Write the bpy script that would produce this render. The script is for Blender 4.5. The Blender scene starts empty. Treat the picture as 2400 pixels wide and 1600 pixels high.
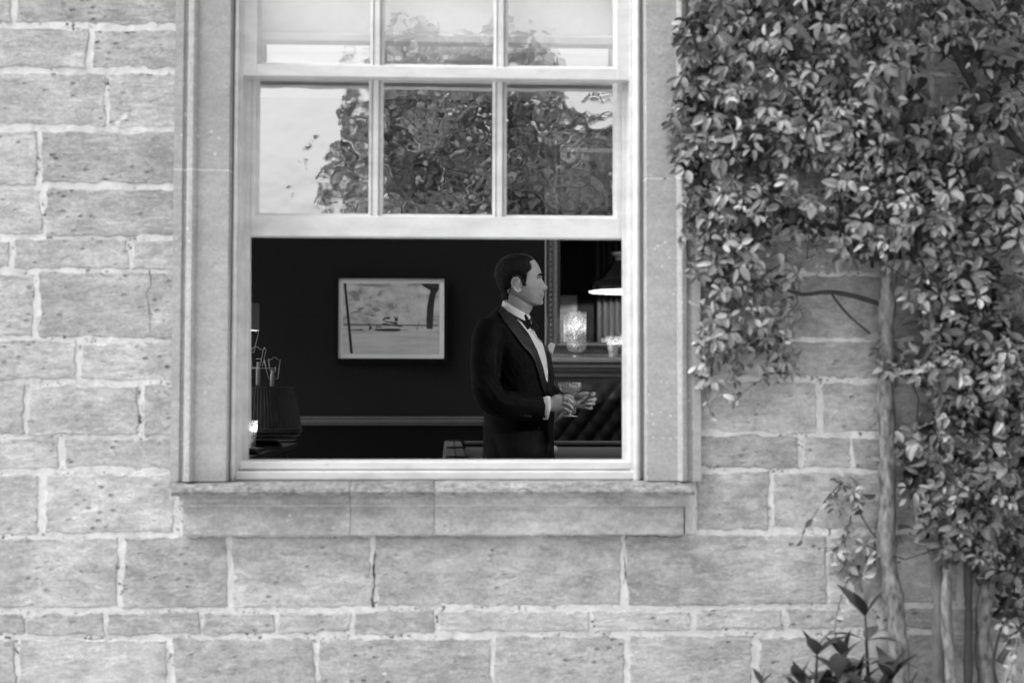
import bpy, bmesh, math, random
from mathutils import Vector, Matrix, noise
from mathutils.bvhtree import BVHTree
from mathutils.geometry import tessellate_polygon
R = math.radians
rng = random.Random(7)
sc = bpy.context.scene
col = sc.collection

# ------------------------------------------------------------------ camera
F_PX, DCAM, ZCAM = 3200.0, 3.765, 1.45
YAW, PITCH, ROLL = R(2.6), R(2.33), R(0.12)
cam_d = bpy.data.cameras.new('camera'); cam = bpy.data.objects.new('camera', cam_d); col.objects.link(cam)
cam.location = (0, -DCAM, ZCAM)
cam.rotation_euler = (Matrix.Rotation(-YAW, 3, 'Z') @ Matrix.Rotation(R(90)+PITCH, 3, 'X') @ Matrix.Rotation(ROLL, 3, 'Z')).to_euler()
cam_d.sensor_width = 36.0; cam_d.lens = 36.0*F_PX/2400.0
cam_d.clip_start = 0.05; cam_d.clip_end = 400
cam_d.dof.use_dof = True; cam_d.dof.focus_distance = 6.25; cam_d.dof.aperture_fstop = 2.9
sc.camera = cam
CR = cam.rotation_euler.to_matrix()
def ray(px, py):
    return CR @ Vector(((px-1200)/F_PX, (800-py)/F_PX, -1.0))
def P(px, py, Y):
    d = ray(px, py); t = (Y+DCAM)/d.y
    return Vector((d.x*t, Y, ZCAM+d.z*t))

# ------------------------------------------------------------------ world and sun (a soft, bright overcast day, in black and white)
SUN_EL, SUN_AZ = R(55), R(258)         # azimuth clockwise from +Y
w = bpy.data.worlds.new('World'); sc.world = w; w.use_nodes = True
nt = w.node_tree; nt.nodes.clear()
sky = nt.nodes.new('ShaderNodeTexSky'); sky.sky_type = 'NISHITA'; sky.sun_disc = False
sky.sun_elevation = SUN_EL; sky.sun_rotation = SUN_AZ; sky.air_density = 1.6; sky.dust_density = 6.0
bw = nt.nodes.new('ShaderNodeRGBToBW'); bg = nt.nodes.new('ShaderNodeBackground'); out = nt.nodes.new('ShaderNodeOutputWorld')
bg.inputs['Strength'].default_value = 0.13
nt.links.new(sky.outputs[0], bw.inputs[0]); nt.links.new(bw.outputs[0], bg.inputs[0]); nt.links.new(bg.outputs[0], out.inputs[0])
sl = bpy.data.lights.new('sun', 'SUN'); sl.energy = 1.0; sl.angle = R(30); sl.color = (1, 1, 1)
so = bpy.data.objects.new('sun', sl); col.objects.link(so)
sd = Vector((math.sin(SUN_AZ)*math.cos(SUN_EL), math.cos(SUN_AZ)*math.cos(SUN_EL), math.sin(SUN_EL)))
so.rotation_euler = (-sd).to_track_quat('-Z', 'Y').to_euler(); so.location = sd*30
sc.view_settings.view_transform = 'Standard'; sc.view_settings.look = 'None'
sc.view_settings.gamma = 1.0; sc.view_settings.use_curve_mapping = False
sc.view_settings.exposure = 1.55
sc.cycles.use_denoising = True
sc.cycles.max_bounces = 10; sc.cycles.transparent_max_bounces = 24; sc.cycles.transmission_bounces = 10
sc.cycles.sample_clamp_indirect = 6.0
sc.cycles.caustics_reflective = False; sc.cycles.caustics_refractive = False

# ------------------------------------------------------------------ materials
def newmat(name):
    m = bpy.data.materials.new(name); m.use_nodes = True
    t = m.node_tree; b = t.nodes['Principled BSDF']
    return m, t, b
def g3(v): return (v, v, v, 1)
def N(t, typ, **kw):
    n = t.nodes.new(typ)
    for k, v in kw.items(): setattr(n, k, v)
    return n
def coords(t, scale=(1, 1, 1), kind='Object'):
    tc = N(t, 'ShaderNodeTexCoord'); mp = N(t, 'ShaderNodeMapping'); mp.inputs['Scale'].default_value = scale
    t.links.new(tc.outputs[kind], mp.inputs[0]); return mp.outputs[0]
def noise_n(t, vec, scale, detail=4, rough=.55):
    n = N(t, 'ShaderNodeTexNoise'); n.inputs['Scale'].default_value = scale
    n.inputs['Detail'].default_value = detail; n.inputs['Roughness'].default_value = rough
    t.links.new(vec, n.inputs['Vector']); return n.outputs['Fac']
def ramp(t, fac, stops):
    r = N(t, 'ShaderNodeValToRGB'); e = r.color_ramp.elements
    e[0].position, e[0].color = stops[0][0], g3(stops[0][1]); e[1].position, e[1].color = stops[-1][0], g3(stops[-1][1])
    for p, v in stops[1:-1]:
        x = e.new(p); x.color = g3(v)
    t.links.new(fac, r.inputs[0]); return r.outputs[0]
def math_n(t, op, a, b):
    n = N(t, 'ShaderNodeMath', operation=op)
    for i, v in enumerate((a, b)):
        if isinstance(v, (int, float)): n.inputs[i].default_value = v
        else: t.links.new(v, n.inputs[i])
    return n.outputs[0]
def mix_n(t, fac, a, b, mode='MIX'):
    n = N(t, 'ShaderNodeMix', data_type='RGBA', blend_type=mode)
    for s, v in ((n.inputs[0], fac), (n.inputs[6], a), (n.inputs[7], b)):
        if isinstance(v, (int, float)): s.default_value = v if s.type == 'VALUE' else g3(v)
        elif isinstance(v, tuple): s.default_value = v
        else: t.links.new(v, s)
    return n.outputs[2]
def bump_n(t, b, h, strength, dist=.01):
    n = N(t, 'ShaderNodeBump'); n.inputs['Strength'].default_value = strength; n.inputs['Distance'].default_value = dist
    t.links.new(h, n.inputs['Height']); t.links.new(n.outputs[0], b.inputs['Normal'])
def plain(name, v, rough=.6, var=.12, scale=12, bump=0., bscale=60, metal=0., spec=.5, stretch=(1, 1, 1)):
    m, t, b = newmat(name); b.inputs['Roughness'].default_value = rough; b.inputs['Metallic'].default_value = metal
    b.inputs['Specular IOR Level'].default_value = spec
    vec = coords(t, stretch)
    c = ramp(t, noise_n(t, vec, scale, 5), [(.3, v*(1-var)), (.7, v*(1+var))])
    t.links.new(c, b.inputs['Base Color'])
    if bump: bump_n(t, b, noise_n(t, vec, bscale, 4), bump, .004)
    return m
def emit(name, v, s):
    m, t, b = newmat(name); b.inputs['Base Color'].default_value = g3(.8)
    b.inputs['Emission Color'].default_value = g3(v); b.inputs['Emission Strength'].default_value = s
    return m

def stone_material(name, lo, hi, streak, pits, rnd, bmp=1.0, smear=0., blotch=1.):
    m, t, b = newmat(name); b.inputs['Roughness'].default_value = .92; b.inputs['Specular IOR Level'].default_value = .15
    oi = N(t, 'ShaderNodeObjectInfo')
    def coords(t, scale=(1, 1, 1)):         # every block is cut from another piece of stone
        tc = N(t, 'ShaderNodeTexCoord'); ad = N(t, 'ShaderNodeVectorMath', operation='MULTIPLY_ADD'); cb = N(t, 'ShaderNodeCombineXYZ')
        for k in range(3): t.links.new(oi.outputs['Random'], cb.inputs[k])
        t.links.new(cb.outputs[0], ad.inputs[0]); ad.inputs[1].default_value = (37, 19, 53); t.links.new(tc.outputs['Object'], ad.inputs[2])
        mp = N(t, 'ShaderNodeMapping'); mp.inputs['Scale'].default_value = scale; t.links.new(ad.outputs[0], mp.inputs[0]); return mp.outputs[0]
    o = coords(t); st = coords(t, (11, 11, 46))
    n1 = noise_n(t, st, 1.0, 7, .68); n2 = noise_n(t, coords(t, (1, 1, 2.0)), 42, 6, .75); n3 = noise_n(t, o, 2.2, 3, .5)
    f = math_n(t, 'ADD', math_n(t, 'MULTIPLY', n1, streak), math_n(t, 'MULTIPLY', n2, 1-streak))
    c = ramp(t, f, [(.36, lo), (.5, (lo+hi)/2), (.64, hi)])
    c = mix_n(t, 1.0, c, ramp(t, n3, [(.25, 1-.18*blotch), (.75, 1+.16*blotch)]), 'MULTIPLY')
    c = mix_n(t, 1.0, c, ramp(t, noise_n(t, coords(t, (1, 1, 1.6)), 10, 4, .6), [(.34, 1-.20*blotch), (.66, 1+.17*blotch)]), 'MULTIPLY')
    c = mix_n(t, 1.0, c, ramp(t, oi.outputs['Random'], [(0, 1-rnd), (1, 1+rnd)]), 'MULTIPLY')
    vo = N(t, 'ShaderNodeTexVoronoi'); vo.inputs['Scale'].default_value = 30; t.links.new(coords(t, (1, 1, 1.9)), vo.inputs['Vector'])
    pm = math_n(t, 'MULTIPLY', ramp(t, vo.outputs['Distance'], [(.12, 1), (.26, 0)]), ramp(t, noise_n(t, o, 6.5, 4, .7), [(.50, 0), (.66, 1)]))
    v2 = N(t, 'ShaderNodeTexVoronoi'); v2.inputs['Scale'].default_value = 42; t.links.new(o, v2.inputs['Vector'])
    wm = math_n(t, 'MULTIPLY', ramp(t, v2.outputs['Distance'], [(.10, 1), (.2, 0)]), ramp(t, noise_n(t, o, 4.1, 2), [(.56, 0), (.66, 1)]))
    if smear: c = mix_n(t, math_n(t, 'MULTIPLY', ramp(t, noise_n(t, coords(t, (1, 1, 1.7)), 17, 6, .72), [(.56, 0), (.66, 1)]), smear), c, .60)
    c = mix_n(t, math_n(t, 'MULTIPLY', pm, pits), c, .09)
    c = mix_n(t, math_n(t, 'MULTIPLY', wm, .55), c, .66)
    c = mix_n(t, 1.0, c, ramp(t, noise_n(t, o, 120, 3, .6), [(.35, .90), (.65, 1.09)]), 'MULTIPLY')
    t.links.new(c, b.inputs['Base Color'])
    h = math_n(t, 'SUBTRACT', f, math_n(t, 'MULTIPLY', pm, .8))
    bump_n(t, b, h, bmp, .018)
    return m
M = {}
M['stone'] = stone_material('ashlar_stone', .30, .57, .40, .6, .13, 1.0, .45)
M['dress'] = stone_material('dressed_stone', .29, .35, .25, .10, .03, .25, .12, .45)
M['sillstone'] = stone_material('weathered_sill_stone', .30, .48, .3, .25, .03, .5)
M['sillstain'] = stone_material('stained_sill_top', .10, .36, .15, .5, .03, .8)
M['core'] = stone_material('wall_core_stone', .26, .40, .5, .3, .02)
def mortar_material():
    m, t, b = newmat('lime_mortar'); b.inputs['Roughness'].default_value = .95; b.inputs['Specular IOR Level'].default_value = .1
    o = coords(t); n1 = noise_n(t, o, 22, 6, .7); n2 = noise_n(t, o, 90, 3, .6)
    c = ramp(t, n1, [(.3, .42), (.55, .58), (.75, .66)])
    pm = math_n(t, 'MULTIPLY', ramp(t, n2, [(.36, 1), (.44, 0)]), ramp(t, noise_n(t, o, 9, 2), [(.50, 0), (.58, 1)]))
    c = mix_n(t, pm, c, .07)
    t.links.new(c, b.inputs['Base Color']); bump_n(t, b, n1, .8, .01); return m
M['mortar'] = mortar_material()
def paint_material():
    m, t, b = newmat('old_white_paint'); b.inputs['Roughness'].default_value = .45
    o = coords(t); c = ramp(t, noise_n(t, coords(t, (5, 5, 14)), 1.5, 6, .65), [(.3, .45), (.6, .58)])
    chip = ramp(t, noise_n(t, coords(t, (9, 9, 30)), 1.7, 5, .75), [(.60, 0), (.70, 1)])
    c = mix_n(t, math_n(t, 'MULTIPLY', chip, .5), c, .35)
    t.links.new(c, b.inputs['Base Color']); bump_n(t, b, noise_n(t, o, 40, 3), .15, .004); return m
M['paint'] = paint_material()
M['blind'] = plain('blind_cloth', .9, .9, .04, 30, .2, 300)
M['curtain'] = plain('curtain_cloth', .05, .9, .06, 20, .2, 200)
M['darkwall'] = plain('dark_wall_paint', .014, .85, .15, 40, .15, 300, spec=.12)
M['darkpanel'] = plain('dark_lower_wall', .004, .8, .1, 20, spec=.1)
M['dado'] = plain('dado_paint', .11, .5, .08, 10)
M['ceiling'] = plain('ceiling_paint', .75, .9, .05)
M['floor'] = plain('floor_boards', .22, .5, .3, 3, .1, 30, stretch=(8, 1, 1))
M['blackwood'] = plain('black_frame_wood', .008, .5, .2, 20, spec=.12)
M['darkwood'] = plain('dark_wood', .03, .35, .35, 3, .1, 20, stretch=(12, 1, 12))
M['gilt'] = plain('dull_gilt', .17, .42, .25, 60, .3, 120, metal=.75)
M['mantel'] = plain('mantel_paint', .19, .5, .12, 15, .1, 80)
M['brass'] = plain('dark_brass', .10, .22, .2, 20, metal=.9)
M['steel'] = plain('bright_metal', .6, .2, .1, 20, metal=1.)
M['enamel_white'] = plain('white_enamel', .8, .4, .03)
M['leather'] = plain('black_leather', .005, .48, .3, 14, .25, 120, spec=.13)
M['cloth_green'] = plain('table_cloth', .018, .9, .06, 40)
M['ball'] = plain('ivory_ball', .6, .12, .03)
M['skin'] = plain('skin', .40, .5, .09, 45, .25, 240, spec=.3)
def skin_material():
    m, t, b = newmat('skin'); b.inputs['Roughness'].default_value = .55; b.inputs['Specular IOR Level'].default_value = .25
    o = coords(t); c = ramp(t, noise_n(t, o, 38, 5), [(.3, .36), (.7, .44)])
    p0 = P(1262, 694, 2.45); p1 = P(1236, 706, 2.45)
    ge = N(t, 'ShaderNodeNewGeometry')
    f = None
    for p, r in ((p0, .040), (p1, .040)):
        d = N(t, 'ShaderNodeVectorMath', operation='DISTANCE'); t.links.new(ge.outputs['Position'], d.inputs[0]); d.inputs[1].default_value = p+Vector((0, -.03, 0))
        k = ramp(t, math_n(t, 'DIVIDE', d.outputs['Value'], r*1.9), [(.45, 1), (1., 0)]); f = k if f is None else math_n(t, 'MAXIMUM', f, k)
    f = math_n(t, 'MULTIPLY', f, ramp(t, noise_n(t, o, 420, 2), [(.35, .1), (.65, .55)]))
    c = mix_n(t, f, c, .19)
    t.links.new(c, b.inputs['Base Color']); bump_n(t, b, noise_n(t, o, 240, 4), .25, .004); return m
M['skin'] = skin_material()
M['hair'] = plain('dark_hair', .008, .6, .5, 60, 1.0, 320, spec=.18, stretch=(1, 1, .35))
M['wool'] = plain('black_wool', .0056, .78, .2, 8, .5, 16, spec=.11)
M['satin'] = plain('black_satin', .009, .55, .15, 20)
M['shirt'] = plain('white_shirt', .86, .8, .03, 20, .1, 200)
M['wax'] = plain('candle_wax', .75, .5, .03)
M['shade_cloth'] = plain('grey_shade_cloth', .22, .8, .06, 60)
M['pleat'] = plain('dark_pleated_cloth', .035, .7, .4, 10, .2, 80)
M['paper'] = plain('paper', .80, .8, .03)
M['ink'] = plain('ink', .012, .7, .1)
M['midink'] = plain('pale_ink', .16, .7, .2, 40)
M['flame'] = emit('flame', 1, 50)
M['bulb'] = emit('bulb', 1, 60)
def print_material():
    m, t, b = newmat('sea_print'); b.inputs['Roughness'].default_value = .8
    o = coords(t)
    n = noise_n(t, coords(t, (1, 1, 1.5)), 7, 5, .62); s = noise_n(t, coords(t, (2, 2, 26)), 1.6, 4)
    zz = N(t, 'ShaderNodeSeparateXYZ'); t.links.new(o, zz.inputs[0])
    cl = ramp(t, n, [(.36, .26), (.47, .50), (.6, .64)]); se = ramp(t, s, [(.35, .45), (.6, .60)])
    mr = N(t, 'ShaderNodeMapRange'); mr.inputs[1].default_value = PZ-.005; mr.inputs[2].default_value = PZ+.06
    t.links.new(zz.outputs[2], mr.inputs[0])
    t.links.new(mix_n(t, mr.outputs[0], se, cl), b.inputs['Base Color']); return m
def glass_material(name, refl, ripple, rscale, tint=1.0):
    m = bpy.data.materials.new(name); m.use_nodes = True; t = m.node_tree; t.nodes.clear()
    tr = N(t, 'ShaderNodeBsdfTransparent'); tr.inputs[0].default_value = g3(tint)
    gl = N(t, 'ShaderNodeBsdfGlossy'); gl.inputs['Roughness'].default_value = 0.0; gl.inputs['Color'].default_value = g3(1)
    mx = N(t, 'ShaderNodeMixShader'); mx.inputs[0].default_value = refl
    o = N(t, 'ShaderNodeOutputMaterial')
    t.links.new(tr.outputs[0], mx.inputs[1]); t.links.new(gl.outputs[0], mx.inputs[2]); t.links.new(mx.outputs[0], o.inputs[0])
    if ripple:
        bp = N(t, 'ShaderNodeBump'); bp.inputs['Strength'].default_value = 1.0; bp.inputs['Distance'].default_value = ripple
        t.links.new(noise_n(t, coords(t, (1, 1, 1.25)), rscale, 2, .45), bp.inputs['Height']); t.links.new(bp.outputs[0], gl.inputs['Normal'])
    return m
M['pane'] = glass_material('old_window_glass', .56, .0017, 8.5)
M['pane_up'] = glass_material('upper_window_glass', .22, .0005, 9)
M['pane_back'] = glass_material('hidden_window_glass', .03, .0005, 9)
M['pic_glass'] = glass_material('picture_glass', .05, 0, 1)
def mirror_material():
    m, t, b = newmat('mirror_glass'); b.inputs['Base Color'].default_value = g3(.72); b.inputs['Metallic'].default_value = 1; b.inputs['Roughness'].default_value = .01; return m
M['mirror'] = mirror_material()
def cut_glass(name, tr_, df_, gl_, facets=0):
    m = bpy.data.materials.new(name); m.use_nodes = True; t = m.node_tree; t.nodes.clear()
    tr = N(t, 'ShaderNodeBsdfTransparent'); gl = N(t, 'ShaderNodeBsdfGlossy'); gl.inputs['Roughness'].default_value = .06
    tl = N(t, 'ShaderNodeBsdfTranslucent'); tl.inputs[0].default_value = g3(.9)
    di = N(t, 'ShaderNodeBsdfDiffuse'); di.inputs[0].default_value = g3(.95)
    td = N(t, 'ShaderNodeMixShader'); td.inputs[0].default_value = .4
    t.links.new(tl.outputs[0], td.inputs[1]); t.links.new(di.outputs[0], td.inputs[2])
    a = N(t, 'ShaderNodeMixShader'); a.inputs[0].default_value = gl_/(tr_+gl_)
    b = N(t, 'ShaderNodeMixShader'); b.inputs[0].default_value = df_
    o = N(t, 'ShaderNodeOutputMaterial')
    if facets:       # facet bumps, with the sparkle of cut crystal painted in as white patches
        vo = N(t, 'ShaderNodeTexVoronoi'); vo.inputs['Scale'].default_value = facets; t.links.new(coords(t, (1, 1, 1)), vo.inputs['Vector'])
        sx = N(t, 'ShaderNodeSeparateColor'); t.links.new(vo.outputs['Color'], sx.inputs[0])
        t.links.new(ramp(t, sx.outputs[0], [(.25, df_*.15), (.85, min(1, df_*2.0))]), b.inputs[0])
        bp = N(t, 'ShaderNodeBump'); bp.inputs['Strength'].default_value = 1; bp.inputs['Distance'].default_value = .004
        t.links.new(vo.outputs['Distance'], bp.inputs['Height']); t.links.new(bp.outputs[0], gl.inputs['Normal'])
    t.links.new(tr.outputs[0], a.inputs[1]); t.links.new(gl.outputs[0], a.inputs[2])
    t.links.new(a.outputs[0], b.inputs[1]); t.links.new(td.outputs[0], b.inputs[2]); t.links.new(b.outputs[0], o.inputs[0])
    return m
M['cutglass'] = cut_glass('cut_glass', .5, .36, .5, 95)
M['crystal'] = cut_glass('cut_crystal', .35, .85, .65, 130)
M['clearglass'] = cut_glass('clear_glass', .62, .06, .38)
def leaf_material(name, lo, hi, rough):
    m, t, b = newmat(name); b.inputs['Roughness'].default_value = rough; b.inputs['Specular IOR Level'].default_value = .55
    at = N(t, 'ShaderNodeAttribute', attribute_name='tone'); oi = N(t, 'ShaderNodeObjectInfo')
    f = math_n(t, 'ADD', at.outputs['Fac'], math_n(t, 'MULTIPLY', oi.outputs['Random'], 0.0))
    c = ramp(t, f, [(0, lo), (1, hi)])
    c = mix_n(t, 1.0, c, ramp(t, noise_n(t, coords(t), 60, 3), [(.3, .85), (.7, 1.15)]), 'MULTIPLY')
    t.links.new(c, b.inputs['Base Color'])
    tl = N(t, 'ShaderNodeBsdfTranslucent'); t.links.new(c, tl.inputs[0])
    mx = N(t, 'ShaderNodeMixShader'); mx.inputs[0].default_value = .15
    o = t.nodes['Material Output']
    t.links.new(b.outputs[0], mx.inputs[1]); t.links.new(tl.outputs[0], mx.inputs[2]); t.links.new(mx.outputs[0], o.inputs[0])
    return m
M['leaf'] = leaf_material('climber_leaf', .025, .43, .6)
M['darkleaf'] = leaf_material('shrub_leaf', .015, .085, .38)
M['treeleaf'] = leaf_material('tree_leaf', .14, .50, .5)
M['bark'] = plain('mottled_bark', .09, .9, .55, 28, .8, 50, stretch=(1, 1, .4))
M['palebark'] = plain('lichened_bark', .15, .95, .7, 75, 1.0, 90, stretch=(1, 1, .4))
M['darkbark'] = plain('dark_bark', .028, .9, .3, 28, .5, 60)
M['lawn'] = plain('lawn', .24, .95, .25, 2, .5, 60)
M['gravel'] = plain('gravel', .42, .95, .25, 40, .8, 90)

# ------------------------------------------------------------------ mesh helpers
class MB:
    def __init__(s): s.v = []; s.f = []; s.t = []
    def add(s, vs, fs, tone=None):
        n = len(s.v); s.v += [tuple(v) for v in vs]; s.f += [tuple(i+n for i in f) for f in fs]
        if tone is not None: s.t += [tone]*len(vs)
        return s
    def box(s, x0, x1, y0, y1, z0, z1):
        return s.add([(x0, y0, z0), (x1, y0, z0), (x1, y1, z0), (x0, y1, z0), (x0, y0, z1), (x1, y0, z1), (x1, y1, z1), (x0, y1, z1)],
                     [(0, 3, 2, 1), (4, 5, 6, 7), (0, 1, 5, 4), (1, 2, 6, 5), (2, 3, 7, 6), (3, 0, 4, 7)])
    def tube(s, pts, rad, n=10, squash=None, caps=True, up=Vector((0, 0, 1))):
        pts = [Vector(p) for p in pts]; m = len(pts); vs = []
        if isinstance(rad, (int, float)): rad = [rad]*m
        prev = None
        for i, p in enumerate(pts):
            d = (pts[min(i+1, m-1)]-pts[max(i-1, 0)]).normalized()
            if prev is None:
                u = up if abs(d.dot(up)) < .95 else Vector((0, 1, 0))
                a = d.cross(u).normalized()
            else:
                a = (prev-d*prev.dot(d)).normalized()
            prev = a; b = d.cross(a)
            r = rad[i]; ra, rb = r if isinstance(r, tuple) else (r, r)
            for k in range(n):
                th = 2*math.pi*k/n; vs.append(p+a*ra*math.cos(th)+b*rb*math.sin(th))
        fs = [(i*n+k, i*n+(k+1) % n, (i+1)*n+(k+1) % n, (i+1)*n+k) for i in range(m-1) for k in range(n)]
        if caps: fs += [tuple(reversed(range(n))), tuple(range((m-1)*n, m*n))]
        return s.add(vs, fs)
    def lathe(s, prof, c, n=24, close=False):      # prof: list of (r, z); c: centre
        vs = []; m = len(prof)
        for r, z in prof:
            for k in range(n):
                th = 2*math.pi*k/n; vs.append((c[0]+r*math.cos(th), c[1]+r*math.sin(th), c[2]+z))
        fs = [(i*n+k, i*n+(k+1) % n, (i+1)*n+(k+1) % n, (i+1)*n+k) for i in range(m-1) for k in range(n)]
        if close: fs += [tuple(reversed(range(n))), tuple(range((m-1)*n, m*n))]
        return s.add(vs, fs)
    def rings(s, rgs, caps=True):
        n = len(rgs[0]); m = len(rgs); vs = [p for r in rgs for p in r]
        fs = [(i*n+k, i*n+(k+1) % n, (i+1)*n+(k+1) % n, (i+1)*n+k) for i in range(m-1) for k in range(n)]
        if caps: fs += [tuple(reversed(range(n))), tuple(range((m-1)*n, m*n))]
        return s.add(vs, fs)
    def sphere(s, c, r, n=12, sx=1, sy=1, sz=1):
        prof = []
        rg = []
        for i in range(n+1):
            a = -math.pi/2+math.pi*i/n; rr = max(math.cos(a), .02)*r
            rg.append([(c[0]+sx*rr*math.cos(2*math.pi*k/(2*n)), c[1]+sy*rr*math.sin(2*math.pi*k/(2*n)), c[2]+sz*r*math.sin(a)) for k in range(2*n)])
        return s.rings(rg)
    def prism(s, poly, y0, y1, to3=lambda x, z, y: (x, y, z)):   # polygon in (x,z) extruded along y
        n = len(poly); vs = [to3(x, z, y0) for x, z in poly]+[to3(x, z, y1) for x, z in poly]
        tris = tessellate_polygon([[Vector((x, z, 0)) for x, z in poly]])
        fs = [t for t in tris]+[tuple(reversed([i+n for i in t])) for t in tris]
        fs += [(i, (i+1) % n, n+(i+1) % n, n+i) for i in range(n)]
        return s.add(vs, fs)
    def mesh(s, name, smooth=False, fixn=True):
        me = bpy.data.meshes.new(name); me.from_pydata(s.v, [], s.f); me.update()
        if fixn:
            bm = bmesh.new(); bm.from_mesh(me); bmesh.ops.recalc_face_normals(bm, faces=bm.faces); bm.to_mesh(me); bm.free()
        if s.t:
            a = me.attributes.new('tone', 'FLOAT', 'POINT'); a.data.foreach_set('value', s.t)
        if smooth: me.polygons.foreach_set('use_smooth', [True]*len(me.polygons))
        return me
    def build(s, name, m, parent=None, smooth=False, fixn=True, bevel=0):
        me = s.mesh(name, smooth, fixn); me.materials.append(m if not isinstance(m, str) else M[m])
        o = bpy.data.objects.new(name, me); col.objects.link(o)
        if parent is not None: o.parent = parent; o.matrix_parent_inverse = parent.matrix_world.inverted()
        if bevel:
            b = o.modifiers.new('bevel', 'BEVEL'); b.width = bevel; b.segments = 2; b.limit_method = 'ANGLE'
        return o
def tag(o, label=None, cat=None, group=None, kind=None):
    if label: o['label'] = label
    if cat: o['category'] = cat
    if group: o['group'] = group
    if kind: o['kind'] = kind
    return o
def thing(name, label, cat, loc=(0, 0, 0), group=None):
    o = bpy.data.objects.new(name, None); col.objects.link(o); o.location = loc; o.empty_display_size = .1
    o.matrix_world = Matrix.Translation(loc)
    return tag(o, label, cat, group)
def box(name, m, parent, *a, bevel=0):
    return MB().box(*a).build(name, m, parent, bevel=bevel)

# ------------------------------------------------------------------ layout of the window (metres on the wall plane y = 0)
FLOOR = .30
XL, XR = P(541, 700, 0).x, P(1502, 700, 0).x         # outer edges of the white box frame
ZS = P(1000, 1124, 0).z                                # foot of the wooden frame / top of stone sill
ZT = 3.46
WIN_DX = (-2.75, 0.0, 2.75)
AL, AR = P(409, 700, 0).x, P(1637, 700, 0).x          # outer edges of the stone surround

# ================================================================== SETTING
g = MB(); g.add([(-90, -160, 0), (90, -160, 0), (90, 60, 0), (-90, 60, 0)], [(0, 1, 2, 3)])
tag(g.build('lawn', 'lawn'), kind='structure')
g = MB(); g.add([(-14, -13, .004), (14, -13, .004), (14, .3, .004), (-14, .3, .004)], [(0, 1, 2, 3)])
tag(g.build('bounce_gravel', 'gravel'), kind='structure')  # unseen pale ground, added to bounce daylight into the room
RX0, RX1, RY0, RY1, RZ1 = -2.9, 4.2, .46, 6.75, 3.75
tag(box('room_floor', 'floor', None, RX0, RX1, .40, RY1, FLOOR-.05, FLOOR), kind='structure')
LX0, LX1, LY0, LY1 = -1.6, 2.6, 4.5, 6.2
tag(MB().box(RX0-.1, RX1+.1, .46, LY0, RZ1, RZ1+.1).box(RX0-.1, RX1+.1, LY1, RY1+.1, RZ1, RZ1+.1).box(RX0-.1, LX0, LY0, LY1, RZ1, RZ1+.1).box(LX1, RX1+.1, LY0, LY1, RZ1, RZ1+.1).build('room_ceiling', 'ceiling'), kind='structure')
rl_ = thing('added_roof_opening', 'unseen white framed roof opening added to light the back of the room', 'added roof light', ((LX0+LX1)/2, (LY0+LY1)/2, RZ1))  # unseen skylight, added to brighten the back wall
lf = MB()
for k in range(6):
    x = LX0+(LX1-LX0-.05)*k/5; lf.box(x, x+.05, LY0, LY1, RZ1+.12, RZ1+.17)
for y in (LY0, LY1-.05): lf.box(LX0, LX1, y, y+.05, RZ1+.105, RZ1+.16)
lf.build('frame', 'paint', rl_)
DADO = P(900, 986, RY1).z
bw_ = tag(box('back_wall', 'darkwall', None, RX0-.1, RX1+.1, RY1, RY1+.1, FLOOR-.05, RZ1), kind='structure')
box('lower_panel', 'darkpanel', bw_, RX0, RX1, RY1-.008, RY1+.002, FLOOR, DADO-.02)
dr = MB()
prof = [(0, -.035), (.012, -.033), (.016, -.02), (.030, -.012), (.034, .004), (.022, .012), (.030, .022), (.030, .030), (0, .034)]
dr.add([(x, RY1-d, DADO+z) for x in (RX0, RX1) for d, z in prof], [(i, i+1, len(prof)+i+1, len(prof)+i) for i in range(len(prof)-1)])
dr.build('dado_rail', 'dado', bw_)
GY0, GY1 = .6, 6.5
lw = tag(MB().box(RX0-.1, RX0, .40, GY0, FLOOR-.05, RZ1).box(RX0-.1, RX0, GY1, RY1, FLOOR-.05, RZ1).box(RX0-.1, RX0, GY0, GY1, 3.6, RZ1).build('left_wall', 'darkwall'), kind='structure')
tag(box('right_wall', 'darkwall', None, RX1, RX1+.1, .40, RY1, FLOOR-.05, RZ1), kind='structure')
# unseen glazing added in the left side wall to let daylight into the room
gd = thing('added_side_glazing', 'unseen white framed glazing added in the left side wall to light the room', 'added glazing', (RX0, 3.5, FLOOR))
fr = MB()
for k in range(8):
    y = GY0+(GY1-GY0-.05)*k/7; fr.box(RX0-.08, RX0-.02, y, y+.05, FLOOR, 3.6)
for z in (FLOOR, 1.1, 2.3, 3.55): fr.box(RX0-.077, RX0-.023, GY0, GY1, z, z+.05)
fr.build('frame', 'paint', gd)

# ------------------------------------------------------------------ the stone wall
wall = thing('stone_wall', 'coursed pale ashlar house wall with wide ragged lime mortar joints', 'wall', (0, 0, 0))
core = MB(); X0, X1, Y0c, Y1c = -6.5, 6.5, .016, .45
edges = [X0]+[v for dx in WIN_DX for v in (XL+dx-.02, XR+dx+.02)]+[X1]
for i in range(0, len(edges), 2): core.box(edges[i], edges[i+1], Y0c, Y1c, 0, 5.2)
for dx in WIN_DX:
    core.box(XL+dx-.02, XR+dx+.02, Y0c, Y1c, 0, ZS-.09); core.box(XL+dx-.02, XR+dx+.02, Y0c, Y1c, ZT, 5.2)
core.build('wall_core', 'core', wall)
iw = MB()
for i in range(0, len(edges), 2): (max(edges[i], RX0) < min(edges[i+1], RX1)) and iw.box(max(edges[i], RX0), min(edges[i+1], RX1), .4505, .459, FLOOR, RZ1)
for dx in WIN_DX:
    iw.box(XL+dx-.02, XR+dx+.02, .4505, .459, FLOOR, ZS-.12); iw.box(XL+dx-.02, XR+dx+.02, .4505, .459, ZT, RZ1)
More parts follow.
